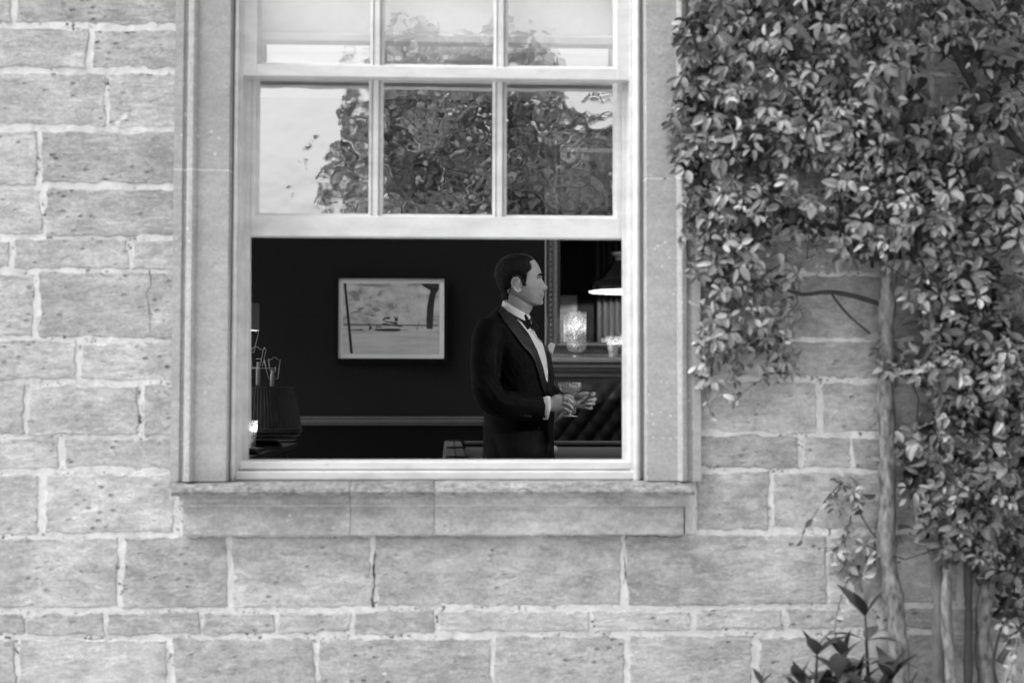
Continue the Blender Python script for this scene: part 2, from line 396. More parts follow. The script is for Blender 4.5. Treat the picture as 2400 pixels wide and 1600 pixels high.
tag(iw.build('window_wall_lining', 'darkwall'), kind='structure')

def W(px, py): p = P(px, py, 0); return p.x, p.z
SX0, SX1 = -1.95, 1.97
def zl(py): return W(200, py)[1]
def zr(py): return W(1800, py)[1]
rows_l = [(-170, -70), (-70, 63), (63, 165), (165, 302), (302, 440), (440, 557), (557, 636), (636, 795), (795, 895), (895, 1021), (1021, 1101), (1101, 1255)]
vj_l = {1: [33], 2: [214], 3: [252], 4: [92], 5: [105], 6: [30, 305], 7: [90], 8: [187], 9: [64, 333], 10: [148], 11: [100], 0: [150]}
rows_r = [(-170, -60), (-60, 72), (72, 172), (172, 308), (308, 444), (444, 560), (560, 645), (645, 795), (795, 890), (890, 1018), (1018, 1101), (1101, 1246)]
vj_r = {7: [1850, 2190], 8: [1780, 2110], 9: [1921, 2260], 10: [1875, 1993, 2230], 11: [1806, 2150], 6: [1960, 2200], 5: [1800, 2120], 4: [1950, 2290], 3: [1840, 2180], 2: [1740, 2050], 1: [1900, 2240], 0: [1800, 2100]}
rows_b = [(1252, 1424), (1424, 1486), (1486, 1640), (1640, 1760), (1760, 1900)]
vj_b = [[283, 542, 877, 1463, 1936, 2250], [59, 249, 475, 647, 828, 1022, 1387, 1622, 1839, 2060, 2300], [400, 744, 1154, 1471, 1768, 2120], [150, 520, 900, 1240, 1600, 1980, 2300], [300, 700, 1050, 1400, 1800, 2200]]
def stone(x0, x1, z0, z1, parent, j=.0062):
    """one ashlar block with an uneven, worn outline, standing a little proud of the mortar"""
    pts = []
    step = .0125
    def edge(ax, az, bx, bz):
        L = math.hypot(bx-ax, bz-az); n = max(2, int(L/step))
        for i in range(n):
            t = i/n; yield ax+(bx-ax)*t, az+(bz-az)*t
    sk = [rng.uniform(-.005, .005) for _ in range(8)]
    c = [(x0+j+sk[0], z0+j+sk[1]), (x1-j+sk[2], z0+j+sk[3]), (x1-j+sk[4], z1-j+sk[5]), (x0+j+sk[6], z1-j+sk[7])]
    off = rng.uniform(0, 100); ctr = ((x0+x1)/2, (z0+z1)/2)
    for k in range(4):
        ax, az = c[k]; bx, bz = c[(k+1) % 4]
        nx, nz = (bz-az), -(bx-ax); L = math.hypot(nx, nz); nx /= L; nz /= L
        for x, z in edge(ax, az, bx, bz):
            d = noise.noise((x*14+off, z*14, 3))*.0060+noise.noise((x*48+off, z*48, 8))*.0062+noise.noise((x*120+off, z*120, 5))*.003
            pts.append((x+nx*d, z+nz*d))
    # round the corners
    n = len(pts); face = rng.uniform(-.0085, -.0062)
    def inset(q):
        o = []
        for i, (x, z) in enumerate(pts):
            a, b = pts[i-1], pts[(i+1) % n]; tx, tz = b[0]-a[0], b[1]-a[1]; L = math.hypot(tx, tz) or 1
            o.append((x-tz/L*q, z+tx/L*q))
        return o
    ys = [.014, face*.55, face]
    rg = []
    for q, y in zip((0, .0010, .0042), ys):
        rg.append([(x, y+(noise.noise((x*9, z*9, 1+off))*.0016 if y < 0 else 0), z) for x, z in inset(q)])
    mb = MB(); mb.rings(rg, caps=False)
    k0 = 2*n; tris = tessellate_polygon([[Vector((p[0], p[2], 0)) for p in rg[2]]])
    mb.f += [tuple(k0+i for i in t) for t in tris]
    return mb.build('stone', 'stone', parent, fixn=True)
def course(px_joints, z0, z1, xa, xb, pyc):
    xs = sorted(W(p, pyc)[0] for p in px_joints); xs = [x for x in xs if xa+.06 < x < xb-.06]
    if xa <= SX0+.01:
        while xs[0] if xs else False:
            n = xs[0]-rng.uniform(.28, .48)
            if n < xa+.1: break
            xs.insert(0, n)
    if xb >= SX1-.01:
        while True:
            n = (xs[-1] if xs else xa)+rng.uniform(.28, .48)
            if n > xb-.1: break
            xs.append(n)
    b = [xa]+xs+[xb]
    for i in range(len(b)-1): stone(b[i], b[i+1], z0, z1, wall)
for i, (a, b) in enumerate(rows_l): course(vj_l[i], zl(b), zl(a), SX0, AL+.012, (a+b)/2)
for i, (a, b) in enumerate(rows_r): course(vj_r[i], zr(b), zr(a), AR-.012, SX1, (a+b)/2)
zb0 = min(zl(1255), zr(1246))
for i, (a, b) in enumerate(rows_b):
    za = W(1000, a)[1] if i else (zl(1255)+zr(1246))/2
    course(vj_b[i], W(1000, b)[1], za, SX0, SX1, (a+b)/2)
# the mortar bed between the blocks: a lumpy sheet
mo = MB(); cs = .0125; nx = int((SX1-SX0)/cs); zlo, zhi = W(1000, 1900)[1]+.01, zl(-165); nz = int((zhi-zlo)/cs)
idx = {}
for i in range(nx+1):
    for k in range(nz+1):
        x, z = SX0+i*cs, zlo+k*cs
        if AL+.05 < x < AR-.05 and z > ZS-.14: continue
        idx[i, k] = len(mo.v)
        h = noise.noise((x*42, z*42, 0))*.0048+noise.noise((x*11, z*11, 5))*.0026
        mo.v.append((x+noise.noise((x*70, z*70, 2))*.003, max(-.0066, -.0046-h*.55), z+noise.noise((x*70, z*70, 9))*.003))
for (i, k) in list(idx):
    if (i+1, k) in idx and (i, k+1) in idx and (i+1, k+1) in idx: mo.f.append((idx[i, k], idx[i+1, k], idx[i+1, k+1], idx[i, k+1]))
mo.build('mortar', 'mortar', wall, smooth=True, fixn=False)

def crack(pts, wd):
    m = MB(); q = []
    for (a, b), (c, d) in zip(pts, pts[1:]):
        for k in range(6): q.append((a+(c-a)*k/6, b+(d-b)*k/6))
    q.append(pts[-1])
    for i, (a, b) in enumerate(q):
        x, z = W(a, b); x += noise.noise((z*60, 3, wd))*.0025; ww = wd*(.35+abs(noise.noise((z*45, 7, 1)))*1.6)*(1 if 0 < i < len(q)-1 else .2)
        m.v += [(x-ww, -.0098, z), (x+ww, -.0098, z)]
    m.f = [(2*i, 2*i+1, 2*i+3, 2*i+2) for i in range(len(q)-1)]
    m.build('crack', M.setdefault('crackmat', plain('dark_crack', .05, .95, .5, 60)), wall)
crack([(352, 632), (356, 668), (344, 690), (352, 720), (353, 780)], .0013)
crack([(880, 1288), (876, 1330), (878, 1372), (872, 1400), (876, 1422)], .0042)
crack([(1462, 1300), (1465, 1340), (1460, 1370)], .002)
crack([(1023, 1440), (1026, 1458)], .003)
# ------------------------------------------------------------------ stone window surround + sash window, built once per opening
def surround(dx, label):
    t = thing('window_surround', label, 'window surround', (dx+(XL+XR)/2, 0, ZS-.15))
    # jamb profile, from the outer edge inwards: (distance inwards, y)
    pr = [(0, .01), (0, -.030), (.022, -.030), (.026, -.022), (.032, -.022), (.040, -.036), (.052, -.040), (.060, -.034), (.064, -.026), (.148, -.024), (.152, .012), (.152, .06)]
    zj = [ZS-.004, P(480, 402, 0).z, 3.0]
    for side in (-1, 1):
        xo = (AL if side < 0 else AR)+dx
        hi = ZT+.02
        cuts = [ZS-.002, zj[1]-.0018+(0 if side < 0 else -.012), zj[1]+.0018+(0 if side < 0 else -.012), hi]
        for a, b, dy in ((cuts[0], cuts[1], 0), (cuts[2], cuts[3], 0), (cuts[1]-.0008, cuts[2]+.0008, .0004)):
            m = MB(); n = len(pr)
            zz = [a+(b-a)*q/6 for q in range(7)]
            m.v = [(xo-side*d+noise.noise((d*90, z*9, side))*.0012, y+dy+noise.noise((d*60, z*14, 4+side))*.0012, z) for z in zz for d, y in pr]
            m.f = [(q*n+i, q*n+i+1, (q+1)*n+i+1, (q+1)*n+i) for q in range(6) for i in range(n-1)]
            m.build('bed_joint' if dy else 'jamb_stone', 'mortar' if dy else 'dress', t)
    # head
    m = MB(); n = len(pr)
    m.v = [(x, y, ZT+.152-d) for x in (AL+dx, AR+dx) for d, y in pr]; m.f = [(i, i+1, n+i+1, n+i) for i in range(n-1)]
    m.build('head_stone', 'dress', t)
    # sill: three blocks with a weathered sloping top, a drip and a moulded apron
    e = [P(402, 1150, -.07).x, P(820, 1150, -.05).x, P(1018, 1150, -.05).x, P(1628, 1150, -.07).x]
    zt, zd, zf, za = ZS, P(1000, 1160, -.09).z, P(1000, 1182, 0).z, P(1000, 1252, 0).z
    ps = [(.10, zt+.002), (-.03, zt-.006), (-.064, zd+.016), (-.071, zd+.008), (-.069, zd-.002), (-.046, zd-.005), (-.046, zf+.009), (-.050, zf+.004), (-.048, zf-.001), (-.034, zf-.004), (-.031, zf-.012), (-.034, za+.004), (-.030, za), (.02, za-.002)]
    for k in range(3):
        x0, x1 = e[k]+dx+(.0008 if k else 0), e[k+1]+dx-(.0008 if k < 2 else 0)
        m = MB(); n = len(ps); q = max(4, int((x1-x0)/.03))
        m.v = []
        for i in range(q+1):
            x = x0+(x1-x0)*i/q
            for j, (y, z) in enumerate(ps):
                ins = 0
                if j >= 5:      # the apron stands in a little at the outer ends
                    ins = .024 if j >= 9 else .014
                xx = x+(ins if (k == 0 and i == 0) else (-ins if (k == 2 and i == q) else 0))
                r = .0030 if j in (2, 3, 4, 11, 12) else .0012
                m.v.append((xx, y+noise.noise((x*24, z*40, k))*r, z+noise.noise((x*21, j*3., 7+k))*r))
        m.f = [(i*n+j, (i+1)*n+j, (i+1)*n+j+1, i*n+j+1) for i in range(q) for j in range(n-1)]
        m.f += [tuple(range(n)), tuple(reversed(range(q*n, q*n+n)))]
        sb = m.build('sill_block', 'sillstone', t); sb.data.materials.append(M['sillstain'])
        for p_ in sb.data.polygons:
            if p_.index < q*(n-1) and p_.index % (n-1) < 4: p_.material_index = 1
    return t

def sash(t, name, y0, y1, z0, z1, x0, x1, stile, rb, rt, pane, bars, rowz, dx):
    s = MB().box(x0, x0+stile, y0, y1, z0, z1).build(name, 'paint', t, bevel=.003)
    box('stile', 'paint', s, x1-stile, x1, y0, y1, z0, z1, bevel=.003)
    box('bottom_rail', 'paint', s, x0+stile-.002, x1-stile+.002, y0+.0015, y1-.0015, z0, z0+rb, bevel=.003)
    box('top_rail', 'paint', s, x0+stile-.002, x1-stile+.002, y0+.0015, y1-.0015, z1-rt, z1, bevel=.003)
    hw = .0125
    for bx in bars:
        m = MB(); ym = (y0+y1)/2
        pf = [(-hw, ym+.004), (-hw, ym-.006), (-.0075, ym-.008), (-.0065, y0+.006), (.0065, y0+.006), (.0075, ym-.008), (hw, ym-.006), (hw, ym+.004), (.006, y1-.004), (-.006, y1-.004)]
        m.v = [(bx+a, b, z) for z in (z0+rb-.001, z1-rt+.001) for a, b in pf]; n = len(pf)
        m.f = [(i, (i+1) % n, n+(i+1) % n, n+i) for i in range(n)]
        m.build('glazing_bar', 'paint', s)
    for rz in rowz:
        box('glazing_bar', 'paint', s, x0+stile-.001, x1-stile+.001, y0+.008, y1-.006, rz-.0115, rz+.0115, bevel=.003)
    xe = [x0+stile]+[v for b in bars for v in (b-hw, b+hw)]+[x1-stile]
    ze = [z0+rb]+[v for b in rowz for v in (b-.0115, b+.0115)]+[z1-rt]
    for i in range(0, len(xe), 2):
        for k in range(0, len(ze), 2):
            m = MB(); q = 10
            for a in range(q+1):
                for b in range(q+1):
                    x = xe[i]+.002+(xe[i+1]-xe[i]-.004)*a/q; z = ze[k]+.002+(ze[k+1]-ze[k]-.004)*b/q
                    m.v.append((x, (y0+y1)/2+noise.noise((x*5+i, z*5, k))*.0005, z))
            m.f = [(a*(q+1)+b, (a+1)*(q+1)+b, (a+1)*(q+1)+b+1, a*(q+1)+b+1) for a in range(q) for b in range(q)]
            m.build('pane', pane if k == 0 or pane == 'pane_up' else 'pane_back', s, smooth=True, fixn=False)
            pt = MB(); xx0, xx1, zz0, zz1 = xe[i], xe[i+1], ze[k], ze[k+1]; yy = (y0+y1)/2
            for (ax, az, bx_, bz, ix, iz) in ((xx0, zz0, xx0, zz1, 1, 0), (xx1, zz0, xx1, zz1, -1, 0), (xx0, zz0, xx1, zz0, 0, 1), (xx0, zz1, xx1, zz1, 0, -1)):
                d = .008
                pt.add([(ax, yy-.011, az), (bx_, yy-.011, bz), (bx_+ix*d, yy-.0012, bz+iz*d), (ax+ix*d, yy-.0012, az+iz*d), (ax, yy-.0012, az), (bx_, yy-.0012, bz)], [(0, 1, 2, 3), (3, 2, 5, 4)])
            pt.build('putty', 'paint', s)
    return s

def sash_window(dx, label):
    t = thing('sash_window', label, 'window', (dx+(XL+XR)/2, .06, ZS))
    xl, xr = XL+dx, XR+dx
    a0 = P(541, 700, .02).x+dx+.003; a1 = P(556, 700, .02).x+dx; b0 = P(1484, 700, .02).x+dx; b1 = P(1500, 700, .02).x+dx
    for x0, x1 in ((a0, a1), (b0, b1)):
        m = MB(); zz = ZS-.006
        m.tube([((x0+x1)/2, .018, zz-.004), ((x0+x1)/2, .018, zz+.01), ((x0+x1)/2, .018, ZT)], [(.4*(x1-x0), .006), ((x1-x0)/2, .014), ((x1-x0)/2, .014)], 14)
        m.build('outer_bead', 'paint', t, smooth=True)
    # box frame linings behind the beads, in view beside the raised sash
    li = P(584, 820, .16).x+dx; ri = P(1459, 820, .16).x+dx
    for (x0, x1, xin) in ((a0-.012, a1+.006, li), (b1+.012, b0-.006, ri)):
        sgn = 1 if xin > x0 else -1
        m = MB()
        pl = [(x0, .03), (x1, .032), (x1+sgn*.004, .088), (x1+sgn*.016, .088), (x1+sgn*.016, .097), (x1+sgn*.006, .099), (x1+sgn*.008, .150), (xin, .152), (xin, .172), (x0+sgn*.02, .20), (x0, .2)]
        n = len(pl); m.v = [(x, y, z) for z in (ZS+.002, ZT) for x, y in pl]; m.f = [(i, (i+1) % n, n+(i+1) % n, n+i) for i in range(n)]+[tuple(range(n)), tuple(range(n, 2*n))]
        m.build('box_lining', 'paint', t)
        box('splayed_lining', 'paint', t, min(x0, x0-sgn*.03), max(x0, x0-sgn*.03), .2, .448, ZS-.1, ZT)
    box('head_lining', 'paint', t, xl, xr, .03, .448, ZT-.03, ZT)
    # wooden cill in two steps
    zc1 = P(1000, 1100, .06).z; zc2 = P(1000, 1078, .10).z
    box('cill', 'paint', t, a1-.004, b0+.004, .022, .2, ZS-.002, zc1-.0015, bevel=.004)
    box('cill_upstand', 'paint', t, a1+.006, b0-.006, .040, .17, zc1+.0005, zc2, bevel=.004)
    box('inner_board', 'paint', t, xl, xr, .2, .50, ZS-.12, ZS-.08)
    # sashes: the upper one outside, the lower one raised behind it
    ux0, ux1 = P(566, 150, .045).x+dx, P(1481, 150, .045).x+dx
    uz0 = P(1000, 183, .045).z
    bars_u = [P(885, 120, .06).x+dx, P(1174, 120, .06).x+dx]
    sash(t, 'upper_sash', .042, .086, uz0, ZT-.03, ux0, ux1, .044, .034, .05, 'pane_up', bars_u, [uz0+.034+.49], dx)
    lx0, lx1 = P(564, 400, .10).x+dx, P(1479, 400, .10).x+dx
    lz0 = P(1000, 556, .10).z
    bars_l = [P(881, 350, .115).x+dx, P(1171, 350, .115).x+dx]
    sash(t, 'lower_sash', .100, .144, lz0, lz0+1.10, lx0, lx1, .042, .060, .036, 'pane', bars_l, [P(1000, 91, .11).z], dx)
    return t
surround(0, 'moulded pale stone surround and sill framing the open sash window')
sash_window(0, 'white painted sash window with its lower sash pushed up')
for dx, s in ((WIN_DX[0], 'left'), (WIN_DX[2], 'right')):
    surround(dx, 'moulded stone surround of the neighbouring window to the %s' % s)
    sash_window(dx, 'neighbouring white sash window further to the %s along the wall' % s)
# roman blind behind the upper sash
bt = thing('roman_blind', 'white cloth blind gathered behind the upper sash panes', 'blind', (0, .22, 2.4))
bz = P(1000, 160, .2).z
for k in range(5):
    z0 = bz+k*.22; m = MB(); q = 24
    for i in range(q+1):
        x = XL+.05+(XR-XL-.10)*i/q
        for j in range(9):
            z = z0+.216*j/8
            m.v.append((x, .178+.010*math.sin(j/8*math.pi)-.03*(1-j/8)**3+noise.noise((x*4, z*6, k))*.004, z))
    m.f = [(i*9+j, (i+1)*9+j, (i+1)*9+j+1, i*9+j+1) for i in range(q) for j in range(8)]
    m.build('fold', 'blind', bt, smooth=True, fixn=False)
# beaded chain of the blind, hanging at the left jamb
ch = thing('blind_chain', 'white beaded blind chain hanging at the left jamb', 'chain', (XL+.06, .18, ZS))
bme = MB().sphere((0, 0, 0), .0027, 5).mesh('bead', True); bme.materials.append(M['enamel_white'])
for k in range(96):
    p = P(586.5, 552+k*5.1, .185)
    o = bpy.data.objects.new('bead', bme); col.objects.link(o); o.parent = ch; o.matrix_parent_inverse = ch.matrix_world.inverted(); o.location = p
MB().tube([P(586.5, 545, .185), P(586.5, 1040, .185)], .0007, 6).build('cord', 'enamel_white', ch)

# ================================================================== ROOM THINGS
YW = RY1-.03
# ---- framed print on the back wall
pt = thing('framed_picture', 'black framed seascape print with white margin on the dark wall', 'picture', tuple(P(917, 842, YW)))
c_tl, c_br = P(794, 652, YW), P(1041, 840, YW)
px0, px1, pz1, pz0 = c_tl.x, c_br.x, c_tl.z, c_br.z
pcx, pcz = (px0+px1)/2, (pz0+pz1)/2
PZ = P(900, 766, YW).z
fw = .024
f = MB()
for a in ((px0-fw, px1+fw, pz1, pz1+fw), (px0-fw, px1+fw, pz0-fw, pz0), (px0-fw, px0, pz0, pz1), (px1, px1+fw, pz0, pz1)):
    f.box(a[0], a[1], YW-.016, YW+.012, a[2], a[3])
f.build('frame', 'blackwood', pt)
box('mount', 'paper', pt, px0, px1, YW, YW+.01, pz0, pz1)
M['print'] = print_material()
def q(zx, zy, lift=0): return P(780+zx/6.818, 630+zy/6.818, YW)
i0, i1 = q(165, 225), q(1700, 1360)
pr_ = box('print', 'print', pt, i0.x, i1.x, YW-.0015, YW+.001, i1.z, i0.z)
def mark(poly, m, lift=.0025, name='ink_mark'):
    pp = [q(*p) for p in poly]
    MB().prism([(p.x, p.z) for p in pp], YW-lift-.0004, YW-lift).build(name, m, pr_)
mark([(178, 230), (215, 230), (322, 1346), (280, 1348)], 'ink')
mark([(1408, 236), (1698, 238), (1696, 330), (1660, 380), (1630, 480), (1612, 680), (1596, 960), (1500, 955), (1498, 800), (1510, 600), (1545, 420), (1565, 345), (1480, 300), (1430, 265)], 'ink')
mark([(175, 872), (600, 880), (1000, 886), (1690, 890), (1690, 915), (1100, 908), (600, 908), (175, 905)], 'midink', .002)
mark([(650, 985), (700, 960), (900, 955), (1080, 955), (1085, 985), (1000, 995), (850, 995)], 'ink')
mark([(780, 885), (820, 865), (960, 890), (1115, 908), (1110, 925), (950, 905)], 'ink')
mark([(795, 815), (830, 770), (920, 768), (920, 800), (840, 795), (820, 815), (870, 840), (1030, 850), (1030, 890), (960, 870), (860, 850)], 'ink')
mark([(985, 755), (1000, 755), (1020, 800), (1030, 755), (1040, 760), (1040, 830), (1000, 840)], 'ink')
mark([(285, 972), (460, 958), (510, 990), (480, 980), (300, 980)], 'ink')
mark([(575, 975), (590, 920), (560, 860), (566, 858), (610, 915), (640, 975), (610, 950), (600, 978)], 'ink')
mark([(690, 960), (700, 905), (740, 915), (780, 920), (770, 945), (715, 925), (705, 960)], 'midink')
mark([(1340, 980), (1350, 930), (1385, 850), (1392, 855), (1362, 930), (1358, 980)], 'midink')
mark([(1085, 975), (1215, 968), (1215, 975), (1085, 985)], 'midink')
for poly in ([(240, 385), (330, 345), (410, 370), (440, 510), (360, 515), (310, 450)], [(280, 715), (400, 700), (520, 620), (430, 610), (410, 660), (300, 690)], [(560, 735), (640, 725), (740, 745), (620, 758)],
             [(620, 625), (700, 620), (780, 660), (690, 690)], [(740, 360), (790, 350), (780, 420), (700, 440)], [(955, 515), (1000, 560), (1060, 545), (1010, 580)], [(590, 430), (630, 460), (605, 480)], [(280, 250), (700, 245), (1050, 275), (800, 290), (500, 275)]):
    mark(poly, M.setdefault('cloudink', plain('cloud_wash', .28, .8, .3, 40)), .0018, 'cloud_wash')
gl = MB().add([(px0, YW-.008, pz0), (px1, YW-.008, pz0), (px1, YW-.008, pz1), (px0, YW-.008, pz1)], [(0, 1, 2, 3)]).build('glass', 'pic_glass', pt)
# the picture hangs a touch out of square with the window
pivot = Vector((pcx, RY1, pz0))
pt.matrix_world = Matrix.Translation(pivot) @ Matrix.Rotation(R(PIC_YAW := -1.15), 4, 'Z') @ Matrix.Rotation(R(PIC_TILT := 1.75), 4, 'X') @ Matrix.Translation(-pivot) @ pt.matrix_world

# ---- mantelpiece with dentils
YM = RY1-.30
mt = thing('mantelpiece', 'painted carved mantelpiece with a dentil course below its shelf', 'mantelpiece', (P(1700, 1000, RY1).x, RY1, FLOOR))
mx0, mx1 = P(1232, 850, YM).x, P(1232, 850, YM).x+1.95
def zm(py, y=YM): return P(1380, py, y).z
zt = zm(836)
prof = [(0, zt), (.27, zt), (.275, zm(842)), (.275, zm(848)), (.25, zm(850)), (.262, zm(856)), (.262, zm(860)), (.235, zm(862)), (.24, zm(868)), (.215, zm(874)), (.22, zm(876)), (.22, zm(882)), (.17, zm(884)), (.165, zm(897)), (.165, zm(930)), (0, zm(930))]
m = MB(); n = len(prof)
m.v = [(x, RY1-d, z) for x in (mx0, mx1) for d, z in prof]; m.f = [(i, (i+1) % n, n+(i+1) % n, n+i) for i in range(n)]+[tuple(range(n)), tuple(range(n, 2*n))]
m.build('shelf', 'mantel', mt)
dz0, dz1 = P(1380, 896, RY1-.185).z, P(1380, 886, RY1-.185).z
dm = MB().box(0, .0115, 0, .022, 0, dz1-dz0).mesh('dentil'); dm.materials.append(M['mantel'])
for k in range(100):
    o = bpy.data.objects.new('dentil', dm); col.objects.link(o); o.parent = mt; o.matrix_parent_inverse = mt.matrix_world.inverted(); o.location = (mx0+.03+k*.0192, RY1-.187, dz0)
for x in (mx0+.06, mx1-.30): box('pilaster', 'mantel', mt, x, x+.24, RY1-.15, RY1, FLOOR, zm(931), bevel=.006)
box('frieze', 'mantel', mt, mx0+.30, mx1-.30, RY1-.13, RY1, zm(990), zm(931))
box('firebox', 'darkpanel', mt, mx0+.30, mx1-.30, RY1-.05, RY1, FLOOR, zm(990)-.002)

# ---- gilt overmantel mirror
mr = thing('wall_mirror', 'tall mirror in a beaded dull gilt frame above the mantelpiece', 'mirror', (P(1600, 836, YW).x, RY1-.02, zt))
YR = RY1-.05
mfx0, mfx1 = P(1277, 700, YR).x, P(1313, 700, YR).x
fwid = mfx1-mfx0; MX1 = mfx0+1.55; MZ0, MZ1 = zt+.002, zt+1.75
def frame_side(a0, a1, vertical, flip):
    """moulded length of frame: profile across its width (u from the outer edge), y towards the room"""
    pf = [(0, 0), (0, -.020), (.10, -.030), (.18, -.024), (.24, -.016), (.58, -.016), (.62, -.026), (.80, -.034), (.90, -.026), (.93, -.020), (1.0, -.018), (1.0, 0)]
    m = MB(); n = len(pf)
    for e in (0, 1):
        for u, y in pf:
            d = u*fwid
            if vertical: m.v.append(((mfx0+d) if not flip else (MX1-d), YR+.03+y, (MZ0+d if e == 0 else MZ1-d)))
            else: m.v.append(((mfx0+d if e == 0 else MX1-d), YR+.03+y, (MZ0+d) if not flip else (MZ1-d)))
    m.f = [(i, i+1, n+i+1, n+i) for i in range(n-1)]
    return m.build('frame_moulding', 'gilt', mr)
frame_side(0, 0, True, False); frame_side(0, 0, True, True); frame_side(0, 0, False, False); frame_side(0, 0, False, True)
bd = MB().sphere((0, 0, 0), .0125, 5, 1, .7, 1.0).mesh('carved_bead', True); bd.materials.append(M['gilt'])
k = 0
z = MZ0+fwid*.41
while z < MZ1-fwid*.4:
    for x in (mfx0+fwid*.41, MX1-fwid*.41):
        o = bpy.data.objects.new('carved_bead', bd); col.objects.link(o); o.parent = mr; o.matrix_parent_inverse = mr.matrix_world.inverted(); o.location = (x, YR+.016, z)
    z += .039
MB().add([(mfx0+fwid, YR+.026, MZ0+fwid), (MX1-fwid, YR+.026, MZ0+fwid), (MX1-fwid, YR+.026, MZ1-fwid), (mfx0+fwid, YR+.026, MZ1-fwid)], [(0, 1, 2, 3)]).build('mirror_glass', 'mirror', mr)
box('backing', 'blackwood', mr, mfx0+.01, MX1-.01, YR+.032, RY1, MZ0+.01, MZ1-.01)

# ---- candle holders on the mantel shelf
def flame(t, x, y, z, h=.022):
    MB().lathe([(.0006, 0), (.0045, h*.25), (.0052, h*.42), (.003, h*.72), (.0004, h)], (x, y, z), 10).build('flame', 'flame', t, smooth=True)
YC = RY1-.17
hc = P(1351, 836, YC); S_ = F_PX/(YC+DCAM)
hx, hy, hz = hc.x, YC, zt+.001
t = thing('hurricane_lamp', 'tall diamond cut glass candle holder glowing on the mantel shelf', 'candle holder', (hx, hy, hz))
H0 = .018
MB().lathe([(.001, 0), (.052, 0), (.052, .006), (.016, .016), (.012, .028), (.012, .036), (.03, .046), (.03, .05), (.001, .05)], (hx, hy, hz), 24).build('foot', 'clearglass', t, smooth=True)
m = MB(); nu, nv, rr = 36, 44, 22.8/S_
zb, ztp = .036, P(1351, 731, YC).z-hz
rg = []
for j in range(nv+1):
    v = j/nv; zz = zb+(ztp-zb)*v
    base = rr*min(1, math.sin(min(1, v/.20)*math.pi/2)**.6+.25*(1-min(1, v/.20)))
    ring = []
    for i in range(nu):
        th = 2*math.pi*(i+.5*(j % 2))/nu
        r = base+(.0016 if (i+j//2) % 2 == 0 else -.0012)*(1 if v < .94 else 0)
        ring.append((hx+r*math.cos(th), hy+r*math.sin(th), hz+zz))
    rg.append(ring)
m.rings(rg, caps=False); m.build('diamond_cut_glass', 'cutglass', t)
MB().lathe([(.001, .05), (.026, .05), (.026, ztp*.62), (.022, ztp*.63), (.001, ztp*.615)], (hx, hy, hz), 20).build('candle', 'wax', t, smooth=True)
flame(t, hx, hy, hz+ztp*.63, .03)
def votive(px, py_b, py_t, wpx, y, label, ztop=None, name='votive_candle', flutes=10):
    b = P(px, py_b, y); s = F_PX/(y+DCAM); r = wpx/2/s; h = (py_b-py_t)/s
    zz = zt+.001 if ztop is None else ztop
    t = thing(name, label, 'candle holder', (b.x, y, zz))
    rg = []
    for v, k in ((0, .62), (.08, .66), (.3, .74), (.8, 1.), (1., 1.04)):
        rg.append([(b.x+r*k*(1+.045*math.cos(flutes*2*math.pi*i/40))*math.cos(2*math.pi*i/40), y+r*k*(1+.045*math.cos(flutes*2*math.pi*i/40))*math.sin(2*math.pi*i/40), zz+v*h) for i in range(40)])
    MB().rings(rg, caps=False).build('fluted_glass', 'cutglass', t)
    MB().lathe([(.001, .004), (r*.55, .004), (r*.62, h*.6), (r*.58, h*.62), (.001, h*.6)], (b.x, y, zz), 18).build('candle', 'wax', t, smooth=True)
    flame(t, b.x, y, zz+h*.61, .018)
    return t
votive(1438, 836, 787, 34, YC-.01, 'small fluted glass holder with lit candle beside the tall one')
votive(1470, 836, 783, 34, YC+.01, 'fluted glass candle holder half hidden by the right jamb')

# ---- armchair of buttoned black leather
t = thing('leather_armchair', 'high backed armchair in deep buttoned black leather by the fireplace', 'armchair', (P(1420, 1050, 6.0).x, 6.0, FLOOR))
YA = 5.98
ol = [(1246, 1180), (1250, 1060), (1262, 1005), (1284, 968), (1312, 942), (1350, 918), (1396, 900), (1430, 890), (1470, 880), (1520, 872), (1580, 880), (1640, 915), (1660, 1000), (1670, 1180)]
olw = [P(a, b, YA) for a, b in ol]
MB().prism([(p.x, p.z) for p in olw], YA+.05, YA+.22).build('back_shell', 'leather', t, bevel=.03)
m = MB(); nu, nv = 90, 60
xa, xb_ = olw[0].x, olw[-1].x
def top_at(x):
    for p, q_ in zip(olw, olw[1:]):
        if p.x <= x <= q_.x: return p.z+(q_.z-p.z)*(x-p.x)/max(q_.x-p.x, 1e-6)
    return olw[-1].z
zlow = FLOOR+.42
for i in range(nu+1):
    x = xa+.01+(xb_-xa-.02)*i/nu; top = max(top_at(x), zlow+.03)
    for j in range(nv+1):
        v = j/nv; z = zlow+(top-zlow)*v
        a, b = x/.125, z/.16
        tuft = math.sqrt(abs(math.sin(math.pi*(a+b)))*abs(math.sin(math.pi*(a-b))))
        edge_ = min(1, (1-v)*6)*min(1, (i/nu)*7)*min(1, (1-i/nu)*7)
        m.v.append((x, YA+.06-.020*tuft*edge_-.05*edge_, z+noise.noise((x*20, z*20, 0))*.004))
m.f = [(i*(nv+1)+j, (i+1)*(nv+1)+j, (i+1)*(nv+1)+j+1, i*(nv+1)+j+1) for i in range(nu) for j in range(nv)]
m.build('buttoned_back', 'leather', t, smooth=True, fixn=False)
box('seat', 'leather', t, xa+.12, xb_-.12, YA-.45, YA+.05, FLOOR+.22, FLOOR+.44, bevel=.04)
for x in (xa, xb_-.13): box('arm', 'leather', t, x, x+.13, YA-.45, YA+.05, FLOOR+.12, FLOOR+.60, bevel=.05)
for x in (xa+.05, xb_-.1):
    for y in (YA-.42, YA+.15): MB().tube([(x, y, FLOOR), (x, y, FLOOR+.24)], [.02, .028], 10).build('leg', 'darkwood', t)

